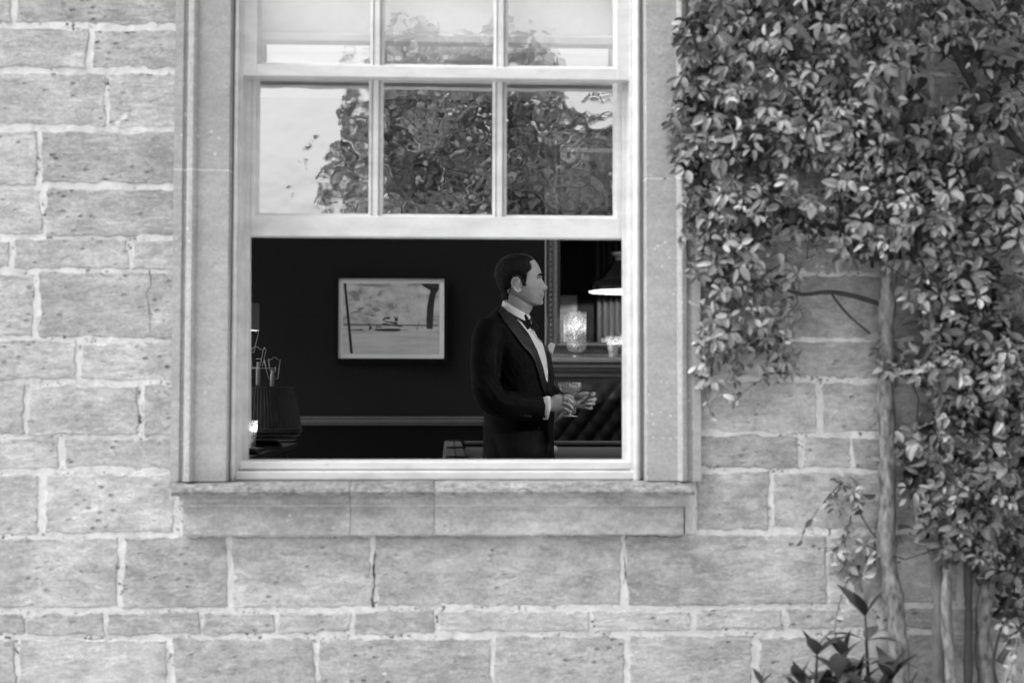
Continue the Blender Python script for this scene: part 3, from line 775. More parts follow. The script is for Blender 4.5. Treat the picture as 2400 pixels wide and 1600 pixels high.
# ---- billiard table
TZ = ZCAM-.300
ty0, ty1 = 3.0, 5.75
tx0 = P(1036, 1078, ty0).x; tx1 = tx0+1.45
t = thing('billiard_table', 'dark billiard table with cloth bed and low cushions behind the man', 'billiard table', ((tx0+tx1)/2, (ty0+ty1)/2, FLOOR))
box('bed', 'cloth_green', t, tx0+.1, tx1-.1, ty0+.1, ty1-.1, TZ-.09, TZ-.042)
rw = .07
for nm, a in (('rail', (tx0, tx1, ty0, ty0+rw)), ('rail', (tx0, tx1, ty1-rw, ty1)), ('rail', (tx0, tx0+rw, ty0+rw+.001, ty1-rw-.001)), ('rail', (tx1-rw, tx1, ty0+rw+.001, ty1-rw-.001))):
    box(nm, 'darkwood' if a[1]-a[0] > .5 else M.setdefault('railtop', plain('rail_sheen_grey', .09, .4, .15, 20)), t, a[0], a[1], a[2], a[3], TZ-.16, TZ-.004, bevel=.01)  # side rails are paler, their sheen painted into the colour
cw = .05
cu = plain('cushion_cloth', .035, .85, .06, 40)
for a in ((tx0+.14, tx1-.14, ty0+rw, ty0+rw+cw), (tx0+.14, tx1-.14, ty1-rw-cw, ty1-rw), (tx0+rw, tx0+rw+cw, ty0+.14, ty1-.14), (tx1-rw-cw, tx1-rw, ty0+.14, ty1-.14)):
    box('cushion', cu, t, *a, TZ-.03, TZ-.002, bevel=.008)
for x in (tx0+.075, tx1-.075):
    for y in (ty0+.075, (ty0+ty1)/2, ty1-.075):
        m = MB(); m.tube([(x+.055*math.cos(a_), y+.055*math.sin(a_), TZ+.001) for a_ in [k*math.pi/8 for k in range(17)]], .004, 8); m.build('pocket_ring', 'leather', t, smooth=True)
        MB().lathe([(.05, -.002), (.05, -.10), (.02, -.14), (.001, -.14)], (x, y, TZ), 16).build('pocket', 'leather', t)
box('apron', 'darkwood', t, tx0+.08, tx1-.08, ty0+.08, ty1-.08, TZ-.28, TZ-.10)
for x in (tx0+.16, tx1-.16):
    for y in (ty0+.2, ty1-.2): MB().lathe([(.05, 0), (.055, .05), (.04, .1), (.07, .3), (.065, TZ-.28-FLOOR)], (x, y, FLOOR), 14, True).build('leg', 'darkwood', t, smooth=True)
bp_ = P(1298, 1054, 4.40)
b = MB().sphere((bp_.x, 4.40, TZ-.042+.0268), .0268, 14).build('cue_ball', 'ball', None, smooth=True)
tag(b, 'white cue ball on the table cloth right behind the man', 'ball')

# ---- console table at the left with lamps
CX1 = P(694, 1036, 4.55).x; CZ = P(694, 1038, 4.55).z; CX0 = CX1-.62
t = thing('console_table', 'dark wooden console table at the left edge of the opening', 'table', (CX1-.3, 3.6, FLOOR))
box('table_top', 'darkwood', t, CX0, CX1, 2.5, 4.58, CZ-.03, CZ, bevel=.006)
box('drawer_case', 'darkwood', t, CX0+.04, CX1-.05, 2.55, 4.53, CZ-.26, CZ-.03)
for x in (CX0+.05, CX1-.10):
    for y in (2.56, 4.46): box('leg', 'darkwood', t, x, x+.05, y, y+.05, FLOOR, CZ-.26)
for y in (3.0, 3.6, 4.2): MB().sphere((CX1-.038, y, CZ-.14), .014, 6).build('drawer_knob', 'brass', t, smooth=True)
# pleated dark lampshade on stacked trays
yS = 3.75; sS = F_PX/(yS+DCAM)
sc_x = P(612, 1000, yS).x
t = thing('pleated_lampshade', 'wide dark pleated lampshade resting on the console table', 'lampshade', (sc_x, yS, CZ+.06))
zS0, zS1 = P(612, 1004, yS).z, P(612, 908, yS).z
rb_, rt_ = (703-612)/sS, (683-612)/sS
rg = []
npl = 72
for v in [k/8 for k in range(9)]:
    r = rb_+(rt_-rb_)*v+.008*math.sin(v*math.pi)
    rg.append([(sc_x+(r+(.0045 if i % 2 else -.0045))*math.cos(2*math.pi*i/(2*npl)), yS+(r+(.0045 if i % 2 else -.0045))*math.sin(2*math.pi*i/(2*npl)), zS0+(zS1-zS0)*v) for i in range(2*npl)])
MB().rings(rg, caps=False).build('pleated_cloth', 'pleat', t)
MB().tube([(sc_x+rt_*math.cos(a*math.pi/20), yS+rt_*math.sin(a*math.pi/20), zS1) for a in range(41)], .004, 6).build('top_ring', 'pleat', t)
MB().tube([(sc_x+(rb_+.004)*math.cos(a*math.pi/20), yS+(rb_+.004)*math.sin(a*math.pi/20), zS0) for a in range(41)], .006, 6).build('bottom_ring', 'pleat', t)
for k, (r, h) in enumerate(((rb_+.01, .017), (rb_, .016), (rb_-.02, .018))):
    z1_ = zS0-.006-k*.02
    tr_ = MB().lathe([(.001, -h), (r-.015, -h), (r, -h+.006), (r, 0), (r-.01, 0), (r-.012, -.006), (.001, -.006)], (sc_x, yS, z1_), 40).build('tray', 'darkwood', None, smooth=False)
    tag(tr_, ('topmost', 'middle', 'lowest')[k]+' round dark tray stacked under the pleated lampshade', 'tray', 'stacked trays')
bzz = zS0-.006-2*.02-.018
if bzz > CZ: tag(MB().lathe([(.001, 0), (.12, 0), (.10, bzz-CZ-.001), (.001, bzz-CZ-.001)], (sc_x, yS, CZ+.0005), 30).build('round_stand', 'darkwood'), 'low round dark stand under the stacked trays', 'stand')
# lit table lamp with a cylindrical grey shade
yL = 4.15; sL = F_PX/(yL+DCAM)
lx = P(572, 740, yL).x; lz0, lz1 = P(572, 774, yL).z, P(572, 711, yL).z; rl = 35/sL
t = thing('table_lamp', 'table lamp with cylindrical grey shade at the left jamb', 'lamp', (lx, yL, CZ))
MB().rings([[(lx+r*math.cos(2*math.pi*i/40), yL+r*math.sin(2*math.pi*i/40), z) for i in range(40)] for r, z in ((rl, lz0), (rl, lz1), (rl-.002, lz1), (rl-.002, lz0), (rl, lz0))], caps=False).build('lamp_shade', 'shade_cloth', t)
MB().lathe([(.07, 0), (.07, .012), (.015, .03), (.012, .15), (.02, .2), (.01, .26), (.008, lz0-CZ+.04)], (lx, yL, CZ), 20, True).build('stem', 'brass', t, smooth=True)
MB().sphere((lx, yL, lz0+.07), .022, 8).build('light_bulb', M['bulb'], t, smooth=True)
# two bare candle lamps with wire shade carriers
def bare_lamp(px, py_top, py_bot, y, wires, label):
    b = P(px, py_bot, y); top = P(px, py_top, y)
    t = thing('bare_candle_lamp', label, 'lamp', (b.x, y, CZ), 'bare lamps on the console table')
    MB().lathe([(.05, 0), (.05, .01), (.012, .025), (.010, b.z-CZ)], (b.x, y, CZ), 16, True).build('stem', 'brass', t, smooth=True)
    MB().lathe([(.011, 0), (.012, .004), (.012, (top.z-b.z)*.7), (.008, (top.z-b.z)*.72), (.008, top.z-b.z)], (b.x, y, b.z), 14, True).build('candle_tube', 'shade_cloth', t, smooth=True)
    for wpts in wires:
        pts = [P(560+a*.2678, 680+b_*.2678, y+dy) for a, b_, dy in wpts]
        MB().tube(pts, .0019, 6).build('wire_carrier', M.setdefault('wire', plain('grey_wire', .35, .4, .1, metal=.5)), t, smooth=True)
    return t
bare_lamp(604.5, 848, 902, 4.0, [[(65, 520, 0), (110, 520, 0), (135, 495, 0), (160, 495, .02), (185, 515, .02), (212, 525, .02), (185, 670, 0), (120, 672, 0), (98, 590, 0)],
    [(212, 525, .02), (225, 500, .04), (237, 525, .04), (205, 670, .03)], [(90, 545, .03), (130, 545, .03), (172, 368, .03), (135, 362, .03)], [(150, 600, 0), (190, 600, 0)], [(90, 682, -.02), (320, 682, -.02)]],
    'bare candle lamp with wire carrier nearest the left jamb')
bare_lamp(638, 866, 905, 4.05, [[(258, 600, 0), (268, 608, 0), (290, 602, 0), (300, 588, 0), (325, 588, .02), (335, 605, .02), (362, 608, .02), (340, 772, .01), (315, 775, 0)], [(258, 600, 0), (270, 690, 0), (290, 740, 0)],
    [(222, 610, .03), (240, 700, .03), (262, 775, .03)], [(320, 670, 0), (320, 710, 0), (290, 735, 0), (280, 760, 0), (280, 835, 0)]], 'bare candle lamp with bent wire carrier above the pleated shade')
yV = 2.95
v = votive(590, 1020, 957, 26, yV, 'cut glass candle holder lit at the left edge on the console table', CZ+.032, 'crystal_candle', 14)
vx = v.location.x
tag(MB().lathe([(.001, 0), (.05, 0), (.075, .028), (.072, .030), (.048, .006), (.001, .006)], (vx, yV, CZ+.0006), 30).build('shallow_dish', 'brass', None, smooth=True), 'shallow dark dish under the lit cut glass candle holder', 'dish')
tag(MB().lathe([(.001, 0), (.03, 0), (.03, .0245), (.001, .0245)], (vx, yV, CZ+.0072), 20).build('glass_coaster', 'clearglass'), 'thick glass coaster inside the shallow dish', 'coaster')

# ---- pendant lamp over the table (seen in the mirror)
VD = 15.9
def mir(px, py):                 # point behind the mirror -> real point
    p = P(px, py, VD-DCAM); return Vector((p.x, 2*(YR+.026)-p.y, p.z))
pc = mir(1474, 684); pr0 = (1474-1379)/F_PX*VD
t = thing('pendant_lamp', 'large dark dome pendant lamp reflected in the mirror', 'lamp', (pc.x, pc.y, pc.z))
k = pr0
MB().lathe([(k, 0), (k, .10), (k*.94, .12), (k*.80, .16), (k*.55, .26), (k*.42, .34), (k*.40, .36)], (0, 0, 0), 40).build('dome', 'brass', t, smooth=True).matrix_parent_inverse = Matrix.Identity(4)
MB().lathe([(k-.004, .002), (k-.004, .09), (k*.78, .15), (k*.52, .25), (k*.39, .33), (.001, .335)], (0, 0, 0), 40).build('white_inner', 'enamel_white', t, smooth=True).matrix_parent_inverse = Matrix.Identity(4)
MB().lathe([(k*.41, .36), (k*.41, .40), (k*.36, .405), (k*.36, .42), (k*.46, .43), (k*.46, .46), (k*.2, .48), (.02, .5), (.001, .5)], (0, 0, 0), 32).build('gallery', 'steel', t, smooth=True).matrix_parent_inverse = Matrix.Identity(4)
MB().tube([(0, 0, .49), (0, 0, RZ1-pc.z)], .006, 8).build('rod', 'brass', t).matrix_parent_inverse = Matrix.Identity(4)
MB().sphere((0, 0, .10), .035, 8).build('light_bulb', emit('pendant_bulb', 1, 600), t, smooth=True).matrix_parent_inverse = Matrix.Identity(4)
# ---- curtains and framed prints on the window wall (seen in the mirror)
for x0, x1, lab in ((1.80, 2.14, 'pale curtain hanging beside the right hand neighbouring window'), (-2.15, -1.78, 'pale curtain hanging beside the left hand neighbouring window')):
    m = MB(); n = 60
    for i in range(n+1):
        x = x0+(x1-x0)*i/n; y = .53+.035*math.sin(i/n*math.pi*9)
        m.v += [(x, y, FLOOR+.02), (x, y, 3.5)]
    m.f = [(2*i, 2*i+2, 2*i+3, 2*i+1) for i in range(n)]
    o = m.build('curtain', 'curtain', None, smooth=True, fixn=False); sm = o.modifiers.new('thick', 'SOLIDIFY'); sm.thickness = .004
    tag(o, lab, 'curtain', 'curtains')
t = thing('print_frame', 'tall frame of small prints reflected in the mirror', 'picture', (1.35, .47, 1.9))
box('frame', 'blackwood', t, 1.12, 1.58, .46, .49, 1.75, 2.72)
box('mount', M.setdefault('whitepaper', plain('white_paper', .22, .8, .03)), t, 1.14, 1.56, .489, .494, 1.77, 2.70)
for k in range(4): box('small_print', 'midink', t, 1.20, 1.50, .493, .497, 1.83+k*.21, 1.97+k*.21)

# ================================================================== PERSON
Y0 = 2.45
person = thing('person', 'man in black dinner jacket and bow tie standing in profile, holding a glass', 'person', (P(1230, 900, Y0).x, Y0, FLOOR))
def H(zx, zy, y=Y0): return P(1140+zx/7.84, 580+zy/7.84, y)        # head close-up
def B(zx, zy, y=Y0): return P(560+zx/2.5565, 540+zy/2.5565, y)     # figure
def A(zx, zy, y): return P(1250+zx/11.2, 860+zy/11.2, y)           # hands
def interp(tab, v):
    if v <= tab[0][0]: return tab[0][1:]
    for a, b in zip(tab, tab[1:]):
        if a[0] <= v <= b[0]:
            t = (v-a[0])/(b[0]-a[0]); return tuple(p+(q_-p)*t for p, q_ in zip(a[1:], b[1:]))
    return tab[-1][1:]
# zy: back, base front, half width (mm), midline front, spread of the midline feature (mm)
HEAD = [(138, 560, 700, 12, 700, 30), (150, 480, 765, 30, 765, 30), (180, 385, 835, 48, 835, 30), (230, 300, 885, 61, 885, 30), (300, 240, 938, 70, 940, 30), (370, 205, 972, 74, 975, 30), (450, 182, 1000, 76, 1006, 30),
        (500, 180, 1006, 77, 1027, 26), (530, 184, 1000, 77, 1027, 16), (560, 192, 990, 76, 1018, 11), (590, 204, 985, 76, 1030, 9), (620, 216, 984, 75, 1050, 9), (680, 245, 985, 75, 1092, 10), (712, 262, 987, 74, 1122, 11), (735, 275, 988, 74, 1138, 12), (755, 285, 988, 73, 1128, 13),
        (772, 295, 988, 72, 1105, 14), (790, 305, 990, 71, 1062, 15), (815, 320, 990, 70, 1054, 20), (840, 335, 990, 69, 1056, 22), (862, 350, 990, 67, 1068, 20), (874, 358, 988, 67, 1062, 20), (886, 370, 984, 66, 1040, 21),
        (897, 380, 984, 65.5, 1052, 20), (908, 390, 984, 65, 1058, 20), (925, 412, 980, 63, 1046, 22), (950, 440, 972, 61, 1034, 24), (975, 480, 966, 58, 1040, 25), (1000, 520, 958, 55, 1046, 25), (1025, 570, 945, 51, 1044, 24), (1045, 620, 925, 45, 1034, 22), (1060, 690, 900, 36, 1005, 22), (1068, 760, 880, 20, 940, 20)]
def head_pt(zy, th, grow=0.):
    bk, fb, hw, fm, sp = interp(HEAD, zy); hw *= .001; sp *= .001
    cx = bk+(fb-bk)*.52
    c, s_ = math.cos(th), math.sin(th)
    ax = (fb-cx) if c > 0 else (cx-bk)
    ex = .82 if c > 0 else .95
    x = cx+ax*math.copysign(abs(c)**ex, c); y = hw*math.copysign(abs(s_)**.92, s_)
    if c > 0: x += (fm-fb)*math.exp(-(y/sp)**2)
    if c > 0:    # eye sockets and cheeks
        e = math.exp(-((zy-585)/42)**2-((abs(y)-.034)/.014)**2); x -= 40*e
        e = math.exp(-((zy-700)/70)**2-((abs(y)-.045)/.018)**2); x += 12*e
        e = math.exp(-((zy-830)/60)**2-((abs(y)-.045)/.016)**2); x -= 10*e
    if grow:
        L = math.hypot(ax*c/4038*1, hw*s_) or 1e-6
        x += grow*4038*c*(1 if abs(c) > .001 else 0); y += grow*s_
    p = H(x, zy); p.y = Y0+y
    return p
body = MB(); NA = 72
levels = [138+i*(1068-138)/110 for i in range(111)]
body.rings([[head_pt(zy, 2*math.pi*k/NA) for k in range(NA)] for zy in levels])
# neck
NECK = [(820, 330, 760, 50), (950, 318, 800, 56), (1050, 320, 850, 58), (1110, 322, 850, 58), (1170, 320, 815, 58), (1260, 312, 765, 57), (1360, 330, 720, 52), (1450, 340, 680, 48)]
rg = []
for zy, bk, ft, hw in NECK:
    c = H((bk+ft)/2, zy); a = (ft-bk)/2/4038
    rg.append([Vector((c.x+a*math.cos(2*math.pi*k/32), Y0+hw*.001*math.sin(2*math.pi*k/32), c.z)) for k in range(32)])
body.rings(rg)
# ears: a rim, a bowl and a lobe on each side
for sd_ in (-1, 1):
    rim = [(608, 640), (596, 585), (560, 556), (515, 556), (478, 590), (465, 650), (480, 715), (515, 775), (560, 815), (600, 820), (618, 780)]
    off = {0: .070, 1: .076, 2: .082, 3: .086, 4: .089, 5: .090, 6: .088, 7: .085, 8: .080, 9: .076, 10: .071}
    pts = [H(a, b, Y0+sd_*off[i]) for i, (a, b) in enumerate(rim)]
    body.tube(pts, [.0042, .0045, .0045, .0048, .005, .005, .005, .005, .0058, .006, .004], 8)
    inner = [(590, 640), (560, 610), (530, 640), (530, 700), (560, 760), (595, 770)]
    body.tube([H(a, b, Y0+sd_*(.079-.001*i)) for i, (a, b) in enumerate(inner)], .0034, 8)
    c = H(545, 690, Y0+sd_*.074); body.sphere(c, .02, 8, .85, .32, 1.6)
    c = H(620, 700, Y0+sd_*.074); body.sphere(c, .006, 6, .8, .7, 1.5)
# torso core and arms inside the clothes
yR_hand, yL_hand = 2.27, 2.43
SHR, ELR, WRR = B(1500, 600, 2.27), B(1500, 1000, 2.20), A(440, 985, yR_hand)
SHL, ELL, WRL = B(1650, 600, 2.63), B(1700, 960, 2.66), A(1080, 900, yL_hand+.01)
tz = [(1450/7.84*2.5565/1+0, 0)]
def ell(c, a, b, n=28): return [Vector((c.x+a*math.cos(2*math.pi*k/n), c.y+b*math.sin(2*math.pi*k/n), c.z)) for k in range(n)]
HIPZ = FLOOR+.93
body.rings([ell(B(1640, 520), .03, .04), ell(B(1640, 560), .05, .08), ell(B(1640, 660), .07, .13), ell(B(1665, 900), .09, .14), ell(B(1675, 1200), .09, .14), ell(Vector((B(1675, 1200).x, Y0, HIPZ-.02)), .09, .14)])
body.tube([SHR, ELR, WRR], [.045, .036, .028], 14); body.tube([SHL, ELL, WRL], [.045, .036, .028], 14)
hx_ = B(1675, 1300).x
for s_ in (-1, 1): body.tube([(hx_, Y0+s_*.09, HIPZ), (hx_+.01, Y0+s_*.10, FLOOR+.5), (hx_-.02, Y0+s_*.10, FLOOR+.09)], [.085, .06, .045], 14)
# right hand, closed round the stem of the glass
yH = yR_hand
def chain(pts, r): body.tube(pts, r, 10)
body.tube([A(380, 990, yH), A(470, 985, yH), A(600, 950, yH), (A(720, 930, yH)), A(810, 925, yH+.004), A(850, 930, yH+.010)],
          [(.026, .020), (.031, .019), (.038, .017), (.040, .016), (.038, .014), (.028, .010)], 18, up=Vector((0, 1, 0)))
RF = [([(790, 770, -.004), (900, 745, -.006), (1010, 800, .0), (1045, 880, .018), (1010, 900, .036)], .0088),
      ([(790, 850, -.010), (905, 850, -.014), (1010, 920, -.006), (1045, 985, .014), (1000, 1000, .036)], .0090),
      ([(780, 950, -.010), (890, 975, -.014), (1000, 1050, -.006), (1030, 1115, .012), (990, 1120, .034)], .0086),
      ([(760, 1050, -.006), (850, 1095, -.010), (940, 1160, -.004), (965, 1195, .012), (940, 1190, .026)], .0074)]
for pts, r in RF:
    chain([A(a, b, yH+d) for a, b, d in pts], [r*1.08, r*1.08, r, r*.93, r*.72])
chain([A(560, 860, yH+.018), A(700, 800, yH+.034), A(860, 800, yH+.050), A(960, 850, yH+.052)], [.015, .012, .0100, .0075])
# left hand, half open behind the glass
yE = yL_hand
body.tube([A(1040, 905, yE+.012), A(1130, 895, yE+.012), A(1250, 880, yE+.012), A(1400, 870, yE+.012), A(1520, 868, yE+.008), A(1570, 866, yE+.002)],
          [(.026, .019), (.031, .019), (.038, .017), (.040, .014), (.036, .012), (.026, .009)], 18, up=Vector((0, 1, 0)))
LF = [([(1480, 720, .004), (1570, 690, -.008), (1600, 700, -.020), (1560, 725, -.030), (1495, 745, -.032)], .0088),
      ([(1490, 830, .002), (1590, 830, -.010), (1625, 845, -.022), (1540, 865, -.036), (1410, 882, -.038)], .0088),
      ([(1480, 940, .002), (1560, 950, -.010), (1590, 962, -.022), (1500, 972, -.034), (1365, 975, -.036)], .0084),
      ([(1450, 1040, .002), (1510, 1062, -.008), (1530, 1080, -.018), (1450, 1080, -.028), (1345, 1066, -.030)], .0074)]
for pts, r in LF: chain([A(a, b, yE+d) for a, b, d in pts], [r*1.05, r*1.05, r, r*.95, r*.72])
chain([A(1120, 800, yE-.004), A(1230, 730, yE-.016), A(1340, 700, yE-.020), A(1430, 690, yE-.020)], [.015, .0125, .0105, .0080])
bo = body.build('body', 'skin', person)
md = bo.modifiers.new('remesh', 'REMESH'); md.mode = 'VOXEL'; md.voxel_size = .0026; md.use_smooth_shade = True
ms = bo.modifiers.new('smooth', 'SMOOTH'); ms.factor = .5; ms.iterations = 2

# hair: a cap that follows the skull inside the hairline
HP = [(620, 90), (770, 130), (872, 228), (800, 262), (772, 300), (800, 350), (822, 415), (770, 455), (735, 490), (712, 560), (705, 690), (672, 690), (660, 600), (600, 548), (520, 535), (462, 560), (440, 640), (432, 780), (372, 965), (300, 985), (60, 980), (60, 60)]
def inside(p, poly):
    x, y = p; r = False
    for (x0, y0), (x1, y1) in zip(poly, poly[1:]+poly[:1]):
        if (y0 > y) != (y1 > y) and x < (x1-x0)*(y-y0)/(y1-y0)+x0: r = not r
    return r
def dist(p, poly):
    d = 1e9; P_ = Vector(p)
    for a, b in zip(poly, poly[1:]+poly[:1]):
        a_, b_ = Vector(a), Vector(b); ab = b_-a_; t = max(0, min(1, (P_-a_).dot(ab)/max(ab.length_squared, 1e-9))); d = min(d, (P_-a_-ab*t).length)
    return d
hair = MB(); NH = 140; lv = [112+i*(985-112)/120 for i in range(121)]
keep = {}
cen = H(600, 560)
for i, zy in enumerate(lv):
    for k in range(NH):
        th = 2*math.pi*k/NH
        zc = max(zy, 139); p = head_pt(zc, th)
        if zy > 730:       # follow the nape
            bk, ft, hw = interp([(a, b, c, d) for a, b, c, d in NECK], zy)
            pn = H((bk+ft)/2+(ft-bk)/2*math.cos(th), zy); pn.y = Y0+hw*.001*math.sin(th)
            if math.cos(th) < .15:
                fb_ = min(1, (zy-730)/130); q_ = p.lerp(pn, fb_); p = Vector((min(q_.x, p.x) if math.cos(th) < -.5 else q_.x, q_.y, q_.z))
        if zy < 139: p = p+Vector((0, 0, (139-zy)/4038))
        zx = (p.x-H(0, zy).x)*4038
        zx += noise.noise((p.x*160, p.y*160, p.z*160))*16
        ins = inside((zx, zy+noise.noise((p.z*150, p.x*150, 4))*14), HP); d = dist((zx, zy), HP) if ins else 0
        th_ = -.003+min(1, d/85)**.6*(.0135 if zy < 700 else .0165)
        n = Vector((math.cos(th), math.sin(th), .0 if zy > 260 else (260-zy)/120)).normalized()
        th_ += noise.noise((p.x*90, p.y*90, p.z*60))*.0022*min(1, d/60)
        keep[i, k] = (len(hair.v), ins); hair.v.append(tuple(p+n*th_))
for i in range(120):
    for k in range(NH):
        q4 = [keep[i, k], keep[i, (k+1) % NH], keep[i+1, (k+1) % NH], keep[i+1, k]]
        if sum(1 for a in q4 if a[1]) >= 2: hair.f.append(tuple(a[0] for a in q4))
hr = random.Random(11); edge_pts = HP[2:20]
for _ in range(900):       # short hairs that soften the hairline
    i = hr.randrange(len(edge_pts)-1); t = hr.random(); a, b = edge_pts[i], edge_pts[i+1]
    zx, zy = a[0]+(b[0]-a[0])*t+hr.gauss(0, 10), a[1]+(b[1]-a[1])*t+hr.gauss(0, 9)
    if zy > 960: continue
    for s_ in (-1, 1):
        lo, hi = 0.02, 3.1
        for _k in range(18):
            mid = (lo+hi)/2; p = head_pt(max(zy, 140), mid*s_)
            if (p.x-H(0, zy).x)*4038 > zx: lo = mid
            else: hi = mid
        p = head_pt(max(zy, 140), lo*s_); n = Vector((math.cos(lo*s_), math.sin(lo*s_), .1)).normalized()
        if zy > 800: p.x, p.y = H(zx, zy).x, Y0+s_*.056
        d = (Vector((-1, 0, .2)) if zx > 690 and zy < 500 else Vector((-.35, 0, -1)))+Vector((hr.gauss(0, .25), hr.gauss(0, .1), hr.gauss(0, .25)))
        d = (d-n*d.dot(n)).normalized(); L = hr.uniform(.006, .014)
        hair.tube([p-n*.0008, p+d*L*.5+n*.0012, p+d*L+n*.0008], [.0006, .0006, .0002], 3)
ho = hair.build('hair', 'hair', person, smooth=True)
# brows, eyes
for s_ in (-1, 1):
    eb = MB(); pts = []
    for zx_, zy_, yy in ((1024, 512, .014), (1012, 500, .022), (985, 500, .032), (945, 512, .042), (905, 532, .050)):
        p = head_pt(zy_, 0); x = zx_
        best = min((abs(abs(head_pt(zy_, a*.01).y-Y0)-yy), a) for a in range(0, 150))[1]
        p = head_pt(zy_, s_*best*.01); pts.append(p+Vector((.0015, s_*.0005, 0)))
    eb.tube(pts, [(.005, .0045), (.0066, .005), (.0066, .005), (.0052, .004), (.002, .0018)], 8).build('eyebrow', 'hair', person, smooth=True)
    ec = H(948, 580); ec.y = Y0+s_*.032
    best = min((abs(abs(head_pt(582, a*.01).y-Y0)-.032), a) for a in range(0, 150))[1]
    ec = head_pt(582, s_*best*.01)-Vector((.0085, 0, 0))
    ey = MB().sphere(ec, .0118, 10).build('eye', plain('eye_white', .35, .2, .02), person, smooth=True)
    MB().sphere(ec+Vector((.0088, 0, 0)), .0055, 8, .75, 1, 1).build('iris', 'ink', ey, smooth=True)
    ld = MB(); ld.tube([ec+Vector((.0122*math.cos(a), .0122*math.sin(a), .0035-.0012*abs(a))) for a in [-.9, -.5, 0, .5, .9]], [.0018, .0030, .0034, .0030, .0018], 6); ld.build('eyelid', M.setdefault('lash', plain('lash', .05, .8)), ey, smooth=True)

def on_skin(zx, zy, side=-1):
    lo, hi = 0.0, 3.1
    for _k in range(20):
        mid = (lo+hi)/2; p = head_pt(zy, mid*side)
        if (p.x-H(0, zy).x)*4038 > zx: lo = mid
        else: hi = mid
    return head_pt(zy, lo*side)
dk = plain('face_shade', .10, .6, .1)  # dark tone that paints shade into mouth line, nostrils and lid creases
for s_ in (-1, 1):
    MB().tube([on_skin(a, b, s_) for a, b in ((1040, 886), (1024, 885), (1005, 883), (985, 884), (972, 888))], [.0016, .0020, .0021, .0018, .0008], 6).build('mouth_line', dk, person, smooth=True)
    MB().sphere(on_skin(1052, 776, s_)+Vector((-.001, 0, -.001)), .0030, 6, 1.3, .8, .7).build('nostril_shade', dk, person, smooth=True)
    MB().tube([on_skin(a, b, s_) for a, b in ((1002, 562), (985, 553), (962, 556), (940, 572))], [.0010, .0022, .0022, .001], 6).build('lid_crease_shade', dk, person, smooth=True)
# dinner jacket
PHI = R(25)
fw_ = Vector((math.cos(PHI), -math.sin(PHI), 0)); lf_ = Vector((math.sin(PHI), math.cos(PHI), 0))
TOR = [(448, 1572, 1728, .070), (470, 1535, 1745, .105), (500, 1505, 1762, .145), (530, 1482, 1775, .175), (580, 1462, 1792, .195), (660, 1450, 1835, .20), (740, 1448, 1866, .198), (850, 1452, 1880, .19), (985, 1465, 1884, .178), (1130, 1474, 1884, .183), (1250, 1470, 1884, .19), (1400, 1462, 1886, .195), (1500, 1458, 1888, .20)]
def tor_ring(zy, n=56, grow=0):
    bk, ft, b_ = interp(TOR, zy); c = B((bk+ft)/2, zy); hx = (ft-bk)/2/1317
    a_ = math.sqrt(max(hx*hx-(b_*math.sin(PHI))**2, .0016))/math.cos(PHI)
    r = []
    for k in range(n):
        th = 2*math.pi*k/n; e = .86
        u = a_*math.copysign(abs(math.cos(th))**e, math.cos(th)); v_ = b_*math.copysign(abs(math.sin(th))**e, math.sin(th))
        tl_ = .092*max(0, (720-zy)/272)*((math.cos(th)+1)/2)**1.3
        r.append(c+fw_*u+lf_*v_-Vector((0, 0, tl_)))
    return r
def rot_core(mb):
    mb.rings([tor_ring(448+i*(1500-448)/60) for i in range(61)])
tb = MB(); rot_core(tb)
jk = MB(); rot_core(jk)
def sleeve(mb, pts, rad):
    # resample with fold wrinkles near the elbow
    out_p, out_r = [], []
    n = 60
    segs = [(Vector(pts[i+1])-Vector(pts[i])).length for i in range(len(pts)-1)]; tot = sum(segs)
    def at(s):
        for i, L in enumerate(segs):
            if s <= L or i == len(segs)-1:
                t = min(1, s/L)
                p0, p1, p2, p3 = [Vector(pts[max(0, min(len(pts)-1, i+k))]) for k in (-1, 0, 1, 2)]
                p = .5*((2*p1)+(p2-p0)*t+(2*p0-5*p1+4*p2-p3)*t*t+(3*p1-p0-3*p2+p3)*t**3)
                return p, rad[i]+(rad[i+1]-rad[i])*t
            s -= L
    ps = [at(tot*i/n) for i in range(n+1)]
    mb.tube([p for p, r in ps], [r for p, r in ps], 28)
    return ps
RS = [B(1520, 560, 2.275), B(1492, 640, 2.262), B(1478, 780, 2.245), B(1482, 920, 2.225), B(1520, 1010, 2.215), B(1640, 1052, 2.225), B(1740, 1062, 2.245), B(1812, 1066, 2.260)]
rs = sleeve(jk, RS, [.060, .072, .069, .066, .066, .062, .058, .056])
LS = [B(1640, 560, 2.62), B(1660, 660, 2.645), B(1690, 860, 2.655), B(1730, 960, 2.63), B(1830, 985, 2.56), B(1900, 1003, 2.50), B(1945, 1015, 2.462)]
sleeve(jk, LS, [.058, .070, .066, .064, .058, .052, .049])
jo = jk.build('jacket', 'wool', person)
md = jo.modifiers.new('remesh', 'REMESH'); md.mode = 'VOXEL'; md.voxel_size = .0055; md.use_smooth_shade = True
ms = jo.modifiers.new('smooth', 'SMOOTH'); ms.factor = .5; ms.iterations = 5
dg = bpy.context.evaluated_depsgraph_get(); ev = jo.evaluated_get(dg); jm = bpy.data.meshes.new_from_object(ev)
jo.modifiers.clear(); jo.data = jm
elb = (RS[3]+RS[4])/2
nrms = [v.normal.copy() for v in jm.vertices]
